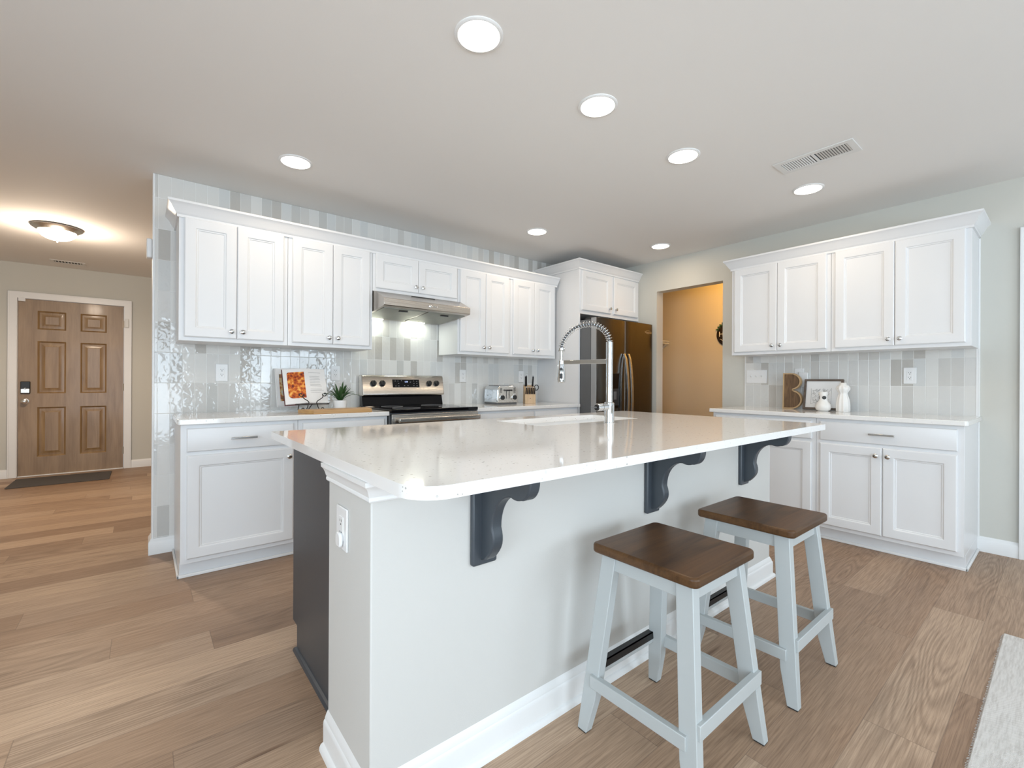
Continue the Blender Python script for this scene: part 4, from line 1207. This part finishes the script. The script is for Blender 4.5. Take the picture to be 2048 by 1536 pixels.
bk2 = thing('open_cookbook', (0.72, 3.50, ZT + .05), 'cookbook with food photos tilted behind the baked dish book', 'book')
u2, v2_, n2 = leaf_frame(math.radians(18), math.radians(4))
o2_ = Vector((0.750, 3.588, ZT + .036))
mb = MB(); leaf_block(mb, o2_, u2, v2_, n2, .23, .285, .018); mb.build('pages', MT['page'], bk2)
mb = MB(); leaf_block(mb, o2_ - n2 * .0185 - v2_ * .004 - u2 * .004, u2, v2_, n2, .238, .293, .003); mb.build('cover', MT['page'], bk2)
mb = MB(); plate_on(mb, o2_, u2, v2_, n2, [(.020, .035), (.20, .035), (.20, .240), (.020, .240)]); mb.build('food_photo', MT['food'], bk2)

st = thing('cookbook_stand', (0.93, 3.36, ZT), 'black scrolled wrought iron cookbook stand on the left worktop', 'book stand')
sm = MB()
zl = ZT + .052
sm.tube([(0.835, 3.405, zl), (1.050, 3.405, zl)], .0035, 8)
sm.tube([(0.835, 3.405, zl), (0.835, 3.455, zl)], .0035, 8); sm.tube([(1.050, 3.405, zl), (1.050, 3.455, zl)], .0035, 8)
def scroll(cx, cy, cz, r0, turns, a0, sgn, n=24):
    return [(cx + sgn * r0 * (1 - .7 * i / n) * math.cos(a0 + turns * 2 * PI * i / n), cy, cz + r0 * (1 - .7 * i / n) * math.sin(a0 + turns * 2 * PI * i / n)) for i in range(n + 1)]
for x, s in ((0.905, -1), (0.965, 1)):
    y = 3.398
    sm.tube([(x + s * (.034 * t - .011 * math.sin(2 * PI * t)), y - .006 * t, zl + .066 * t) for t in [i / 12 for i in range(13)]] + scroll(x + s * .050, y - .006, zl + .070, .0165, 1.0, PI * .95, s, 18), .0032, 8)
    sm.tube([(x, y, zl), (x + s * .006, y, zl - .022), (x + s * .016, y - .004, ZT + .008)], .0032, 8)
    sm.tube(scroll(x + s * .034, y - .004, ZT + .0165, .0165, 1.0, PI * 1.15, s, 18), .0032, 8)
sm.tube([(0.845, 3.402, zl - .004), (0.836, 3.385, zl - .022), (0.832, 3.372, ZT + .018), (0.840, 3.362, ZT + .003)], .0035, 8)
sm.tube([(0.935, 3.41, zl), (0.935, 3.52, ZT + .003)], .0032, 8)
sm.build('scrolled_frame', MT['blackmetal'], st, smooth=60)

pp = thing('potted_plant', (1.128, 3.405, ZT), 'small spiky green plant in a white pot left of the range', 'plant')
px, py = 1.128, 3.405
def swirl(a, h): return 1 + .025 * math.sin(5 * a + h * 60) * (1 if h < .062 else 0)
MB().lathe((px, py, ZT), (0, 0, 1), [(.036, 0), (.040, .003), (.0445, .03), (.0470, .058), (.0475, .076), (.0445, .076), (.043, .068), (.0, .068)], 48, wob=swirl).build('pot', MT['ceramic_gloss'], pp, smooth=50)
MB().lathe((px, py, ZT + .066), (0, 0, 1), [(.043, 0), (.03, .004), (0, .006)], 20).build('soil', MT['soil'], pp)
lf = MB(); rnd = random.Random(11)
def leaf(az, length, rise, width, droop):
    n = 9; d = Vector((math.cos(az), math.sin(az), 0)); s = Vector((-math.sin(az), math.cos(az), 0))
    L, R, Mid = [], [], []
    for i in range(n + 1):
        t = i / n
        p = Vector((px, py, ZT + .068)) + d * (.008 + length * (t ** 1.1) * math.cos(rise * (1 - .0 * t))) + Vector((0, 0, 1)) * (length * math.sin(rise) * t - droop * t ** 2.4)
        w_ = width * (.55 + 1.2 * t) * (1 - t) ** .75 if t < 1 else 0
        w_ = max(w_, .0006)
        L.append(p + s * w_ + Vector((0, 0, w_ * .35))); R.append(p - s * w_ + Vector((0, 0, w_ * .35))); Mid.append(p)
    bm = lf.bm
    A = [bm.verts.new(p) for p in L]; Bm = [bm.verts.new(p) for p in Mid]; Cc = [bm.verts.new(p) for p in R]
    for i in range(n):
        bm.faces.new((A[i], A[i + 1], Bm[i + 1], Bm[i])); bm.faces.new((Bm[i], Bm[i + 1], Cc[i + 1], Cc[i]))
for k in range(14):
    leaf(k * 2.4 + .3, .125 + rnd.random() * .035, math.radians(54 + rnd.random() * 26), .0150, .010)
for k in range(10):
    leaf(k * 2 * PI / 10 + .2, .165 + rnd.random() * .03, math.radians(40 + rnd.random() * 14), .0115, .062 + rnd.random() * .025)
o = lf.build('leaves', MT['leaf'], pp, smooth=60)
md = o.modifiers.new('thick', 'SOLIDIFY'); md.thickness = .0012

# ------------------------------------------------------------------ things right of the range
to = thing('toaster', (2.72, 3.50, ZT), 'chrome four-slice toaster with two round dials right of the range', 'toaster')
ta = math.radians(-4)
def TT(u, v, w):   # u along the long side (depth, away), v across the control face, w up
    return (2.615 + v * math.cos(ta) - u * math.sin(ta), 3.440 + v * math.sin(ta) + u * math.cos(ta), ZT + w)
# body profile across the control face (v,w), run along u
pr_ = rounded([(0, .012), (.235, .012), (.228, .178), (.007, .178)], [.012, .012, .045, .045], 8)
tb = MB().prism(pr_, lambda a, b, c: TT(c, a, b), .012, .245).build('body', MT['chrome'], to, smooth=40, bevel=.004)
fp_ = MB().prism(rounded([(.006, .016), (.229, .016), (.222, .172), (.013, .172)], [.01, .01, .04, .04], 8), lambda a, b, c: TT(c, a, b), .002, .014).build('control_face', MT['steel'], to, bevel=.003)
MB().prism([(.004, 0), (.231, 0), (.231, .014), (.004, .014)], lambda a, b, c: TT(c, a, b), .010, .248).build('base', MT['fridge_side'], to, bevel=.003)
for v in (.048, .190):
    k = MB().lathe(TT(.002, v, .066), Vector(TT(-1, 0, 0)) - Vector(TT(0, 0, 0)), [(.030, 0), (.030, .008), (.026, .010), (0, .010)], 26).build('dial', MT['chrome'], fp_)
    MB().lathe(TT(-.008, v, .066), Vector(TT(-1, 0, 0)) - Vector(TT(0, 0, 0)), [(.022, 0), (.022, .014), (.019, .017), (0, .017)], 22).build('dial_cap', MT['black'], k)
mb = MB()
for v in (.103, .135): 
    mb.prism([(v - .002, .055), (v + .002, .055), (v + .002, .140), (v - .002, .140)], lambda a, b, c: TT(c, a, b), -.001, .004)
for v in (.040, .198):
    for i in range(6):
        mb.prism([(v - .012, .112 + i * .0085), (v + .012, .112 + i * .0085), (v + .012, .116 + i * .0085), (v - .012, .116 + i * .0085)], lambda a, b, c: TT(c, a, b), -.0005, .004)
mb.build('slots_and_marks', MT['black'], fp_)
for v in (.098, .140):
    MB().prism([(v - .016, .128), (v + .016, .128), (v + .016, .142), (v - .016, .142)], lambda a, b, c: TT(c, a, b), -.026, .0).build('lever', MT['black'], fp_, bevel=.003)
mb = MB()
for v in (.050, .098, .137, .185):
    a, b = (v - .012, v + .012)
    mb.hexa([TT(.045, a, .177), TT(.22, a, .177), TT(.22, b, .177), TT(.045, b, .177)], [TT(.045, a, .1785), TT(.22, a, .1785), TT(.22, b, .1785), TT(.045, b, .1785)])
mb.build('bread_slots', MT['slot'], tb)

kb = thing('knife_block', (3.00, 3.43, ZT), 'pale beech knife block full of black-handled knives', 'knife block')
BX, BYf = 2.962, 3.385
blk = MB().prism([(BYf, 0), (BYf + .005, .085), (BYf + .045, .165), (BYf + .105, .185), (BYf + .115, 0)], lambda u, v, w: (w, u, ZT + v), BX, BX + .108).build('block', MT['block'], kb, bevel=.003)
text_mesh('A', .016, lambda u, v, w: (BX + .054 + u, BYf + .0018 - w, ZT + .052 + v), .001).build('stamp', MT['cover'], blk)
def knife(p, d, ln, label, wd=.024, th=.016, tip=True):
    p = Vector(p); d = Vector(d).normalized()
    t = thing('knife', p, label, 'knife', 'knives in the beech block')
    MB().bar(p - d * .03, p + d * .004, .012, .002, (1, 0, 0)).build('blade', MT['nickel'], t)
    MB().bar(p + d * .002, p + d * ln, wd, th, (1, 0, 0), taper=.9).build('handle', MT['black'], t, bevel=.004)
    e = p + d * ln
    MB().bar(e - d * .001, e + d * .005, wd * .9, th * .95, (1, 0, 0)).build('end_cap', MT['chrome'], t, bevel=.002)
    if tip:
        m = MB(); s = d.cross(Vector((1, 0, 0))).normalized()
        for k in (.3, .55, .8):
            m.cyl(p + d * ln * k - Vector((th * .52, 0, 0)), p + d * ln * k + Vector((th * .52, 0, 0)), .003, seg=8)
        m.build('rivets', MT['chrome'], t)
    return t
for i in range(6):
    x = BX + .011 + i * .0172
    knife((x, BYf + .012, ZT + .094), (0, -.36, .93), .074, 'small black-handled steak knife, %s in the lower row of the knife block' % ('leftmost', 'second from left', 'third from left', 'third from right', 'second from right', 'rightmost')[i], .014, .012, False)
knife((BX + .018, BYf + .070, ZT + .172), (-.05, -.25, .97), .105, 'long black-handled knife at left of the block top')
knife((BX + .088, BYf + .070, ZT + .172), (.02, -.25, .97), .105, 'long riveted-handle knife at right of the block top')
ssr = thing('kitchen_scissors', (BX + .10, BYf + .055, ZT + .165), 'black looped kitchen shears sticking out of the knife block', 'scissors')
mb = MB()
c = Vector((BX + .124, BYf + .045, ZT + .160))
mb.tube([(c.x + .021 * math.cos(a), c.y - .006 * math.sin(a), c.z + .026 * math.sin(a)) for a in [2 * PI * i / 22 for i in range(22)]], .0042, 8, True)
mb.tube([(BX + .088, BYf + .06, ZT + .155), (BX + .105, BYf + .05, ZT + .160)], .004, 8)
mb.build('loop_handle', MT['black'], ssr)
hs = thing('honing_steel', (BX + .030, BYf + .085, ZT + .178), 'honing steel with a ring end behind the left knife', 'sharpening steel')
mb = MB().cyl((BX + .030, BYf + .085, ZT + .170), (BX + .026, BYf + .070, ZT + .280), .007, seg=12)
mb.build('handle', MT['black'], hs)
c = Vector((BX + .026, BYf + .068, ZT + .291))
MB().tube([(c.x + .014 * math.cos(a), c.y, c.z + .011 * math.sin(a)) for a in [2 * PI * i / 20 for i in range(20)]], .0016, 6, True).build('ring', MT['chrome'], hs)

piv = Vector((BX + .054, BYf + .055, 0)); rz = math.radians(-30)
for o in list(COL.objects):
    if o.parent is None and o.name.split('.')[0] in ('knife_block', 'knife', 'kitchen_scissors', 'honing_steel'):
        o.location = piv + Matrix.Rotation(rz, 3, 'Z') @ (o.location - piv)
        o.rotation_euler.z = rz

# ------------------------------------------------------------------ things on the right worktop
# wooden letter B, leaning a little on the tiles
XL_ = 4.262
lb = thing('wooden_letter', (XL_, 1.49, ZT), 'large rustic wooden letter B standing on the right worktop', 'letter')
def TB(u, v, w): # u to the right in the picture = -y ; v up ; w toward the camera
    return (XL_ - w + .10 * v * .35, 1.560 - u, ZT + .001 + v)
Hh, Ww = .302, .146
def Bout(i):
    o = [(i, i), ]
    r1 = .083 - i; 
    pts = [(i, i)]
    c1 = (Ww - .083, .080)
    pts.append((c1[0], i))
    lo = [(c1[0] + .083 * 1.0 * math.cos(t) * (1 - i / .083), .0795 + (.0795 - i) * math.sin(t)) for t in [-PI / 2 + PI * k / 14 for k in range(1, 14)]]
    pts += lo
    pts.append((c1[0] + .006, .159 - i * .2))
    hi = [(c1[0] - .006 + .079 * math.cos(t) * (1 - i / .079), .2305 + (.0715 - i) * math.sin(t)) for t in [-PI / 2 + PI * k / 14 for k in range(1, 14)]]
    pts += hi
    pts.append((c1[0] - .006, Hh - i)); pts.append((i, Hh - i))
    return pts
MB().prism(Bout(0), TB, -.018, .018, holes=[Bout(.010)]).build('rim', MT['letteredge'], lb, smooth=40)
MB().prism(Bout(.0101), TB, -.016, .012).build('face', MT['letterwood'], lb, smooth=40)

pf = thing('picture_frame', (4.26, 1.27, ZT), 'brown wooden picture frame with a pencil drawing, leaning on the tiles', 'picture frame')
def TPF(u, v, w):
    ln = math.radians(11)
    return (4.255 + math.sin(ln) * v - math.cos(ln) * w, 1.408 - u, ZT + .004 + math.cos(ln) * v + math.sin(ln) * w)
FW, FH = .272, .250
def rect(i): return [(i, i), (FW - i, i), (FW - i, FH - i), (i, FH - i)]
MB().prism(rect(0), TPF, -.012, .012, holes=[rect(.016)]).build('frame', MT['frame'], pf, bevel=.002)
pc = MB().prism(rect(.0155), TPF, -.010, .002).build('mount', MT['mount'], pf)
dr_ = MB(); rnd = random.Random(5)
for k in range(26):
    x0, y0 = .065 + rnd.random() * .10, .055 + rnd.random() * .11
    pts = []
    for j in range(6):
        pts.append(TPF(x0 + .012 * math.sin(j * 1.3 + k) + j * .003, y0 + .009 * math.cos(j * 1.7 + k * 2) + (j - 3) * .006 * (k % 2), .0027))
    dr_.tube(pts, .0007, 5)
dr_.tube([TPF(.055 + .135 * t, .045 + .010 * math.sin(t * 9), .0027) for t in [i / 12 for i in range(13)]], .0006, 5)
dr_.tube([TPF(u, v, .0027) for u, v in ((.055, .045), (.052, .175))], .0006, 5); dr_.tube([TPF(u, v, .0027) for u, v in ((.195, .05), (.195, .18))], .0006, 5)
dr_.build('pencil_drawing', MT['inkdark'], pc)

va = thing('ceramic_vase', (4.150, 1.232, ZT), 'small round-bellied white vase with black side hole in front of the frame', 'vase', 'white vases on the right worktop')
vx, vy = 4.150, 1.232
MB().lathe((vx, vy, ZT), (0, 0, 1), [(.030, 0), (.047, .010), (.054, .032), (.050, .054), (.034, .074), (.027, .090), (.027, .120), (.031, .140), (.029, .150), (.024, .151), (.022, .13), (.0, .12)], 36).build('body', MT['ceramic'], va, smooth=50)
dv = Vector((-.86, -.5, 0)).normalized()
MB().lathe(Vector((vx, vy, ZT + .106)) + dv * .0245, dv, [(.014, 0), (.014, .0035), (.011, .004), (.0, .003)], 20).build('hole', MT['slot'], va)
dv2 = Vector((-.25, .97, 0)).normalized()
MB().lathe(Vector((vx, vy, ZT + .106)) + dv2 * .0245, dv2, [(.014, 0), (.014, .0035), (.011, .004), (.0, .003)], 20).build('hole', MT['slot'], va)

tv = thing('ceramic_vase', (4.165, 1.106, ZT), 'tall fluted white vase with a bulbous neck beside the frame', 'vase', 'white vases on the right worktop')
MB().lathe((4.165, 1.106, ZT), (0, 0, 1), [(.040, 0), (.043, .004), (.044, .05), (.040, .09), (.031, .125), (.027, .142), (.034, .156), (.043, .172), (.044, .184), (.036, .198), (.024, .208), (.021, .222), (.018, .223), (.016, .20), (0, .19)], 60,
           wob=lambda a, h: 1 + .055 * math.cos(9 * a) * (1 if h < .205 else .3)).build('body', MT['ceramic'], tv, smooth=60)

# ------------------------------------------------------------------ floor textiles
tag(MB().prism(rounded([(-1.10, 6.85), (-0.295, 6.85), (-0.295, 7.42), (-1.10, 7.42)], [.02] * 4, 4), TZ, 0.0, .008).build('doormat', MT['mat'], bevel=.003), 'dark grey doormat lying in front of the front door', 'doormat')
rg_ = thing('rug', (2.3, -0.75, 0), 'cream woven rug on the floor at the frame corner', 'rug')
MB().box(1.45, -1.60, 0, 3.005, 0.190, .008).build('weave', MT['rug'], rg_, bevel=.003)
fm = MB(); rnd = random.Random(3)
x = 1.455
while x < 3.0:
    l = .003 + rnd.random() * .004
    fm.tube([(x, .188, .004), (x + rnd.uniform(-.003, .003), .190 + l, .002)], .0012, 5); x += .0085
fg = fm.build('fringe', MT['rug'], rg_); fg['kind'] = 'stuff'

# ------------------------------------------------------------------ pantry contents
sh = thing('wire_shelf', (4.95, 3.47, 1.64), 'white wire shelf with slanted bracket inside the pantry', 'shelf')
mb = MB()
for yy in (3.30, 3.38, 3.46, 3.54, 3.63): mb.cyl((4.53, yy, 1.655), (5.297, yy, 1.655), .0032, seg=8)
mb.cyl((4.53, 3.30, 1.625), (5.297, 3.30, 1.625), .006, seg=8).cyl((4.53, 3.298, 1.656), (5.297, 3.298, 1.656), .006, seg=8)
xx = 4.53
while xx < 5.297:
    mb.cyl((xx, 3.30, 1.659), (xx, 3.63, 1.659), .0018, seg=6); mb.cyl((xx, 3.30, 1.659), (xx, 3.30, 1.625), .0018, seg=6); xx += .0255
mb.build('wire_deck', MT['wire'], sh)
mb = MB()
for xx in (4.70, 5.285): mb.bar((xx, 3.305, 1.640), (xx, 3.635, 1.36), .022, .010, (1, 0, 0))
mb.build('bracket', MT['wire'], sh)

sg = thing('round_sign', (XPF, 2.525, 1.69), 'round dark wooden sign with cream lettering on the pantry wall', 'sign')
TS = lambda u, v, w: (XPF - w, 2.525 - u, 1.690 + v)
MB().lathe((XPF, 2.525, 1.690), (-1, 0, 0), [(.140, 0), (.140, .010), (.137, .012), (0, .012)], 48).build('disc', MT['sign'], sg)
text_mesh('H', .085, lambda u, v, w: TS(-.082 + u, v + .004, .0122 + w), .0015).build('letter', MT['signletter'], sg)
MB().tube([TS(-.098 + .05 * t, -.062 + .010 * math.sin(t * 5 + 1), .0132) for t in [i / 10 for i in range(11)]], .0022, 6).build('flourish', MT['signletter'], sg)
mb = MB()
for k in range(5):
    an = math.radians(98 + k * 13)
    p = Vector((math.cos(an) * .118, math.sin(an) * .118)); q = Vector((math.cos(an + .12) * .165, math.sin(an + .12) * .165))
    mid = (p + q) / 2; s = Vector((-(q - p).y, (q - p).x)).normalized() * .011
    mb.prism([tuple(p), tuple(mid + s), tuple(q), tuple(mid - s)], TS, .012, .015 + .002 * (k % 3))
mb.build('leaf_spray', MT['leaf'], sg)

# lamps' own light where a lamp is out of frame: the pantry bulb hangs from the pantry ceiling
pb = thing('pantry_bulb', (4.62, 2.20, HC), 'bare warm bulb on the pantry ceiling', 'lamp')
MB().lathe((4.62, 2.20, HC), (0, 0, -1), [(.05, 0), (.05, .02), (.025, .03), (.02, .05), (0, .05)], 24).build('holder', MT['plate'], pb)
MB().lathe((4.85, 2.05, HC - .05), (0, 0, -1), [(.014, 0), (.028, .03), (.032, .055), (.022, .08), (0, .088)], 24).build('bulb', emissive('warm_bulb_glass', (1.0, 0.58, 0.20), 8.0), pb)

lamp('bulb_glow', 'SPOT', (0, 0, -.16), PANTRY_W, PANTRY_COL, .05, rot=(0, math.radians(-62), 0), spot=math.radians(150)).parent = pb
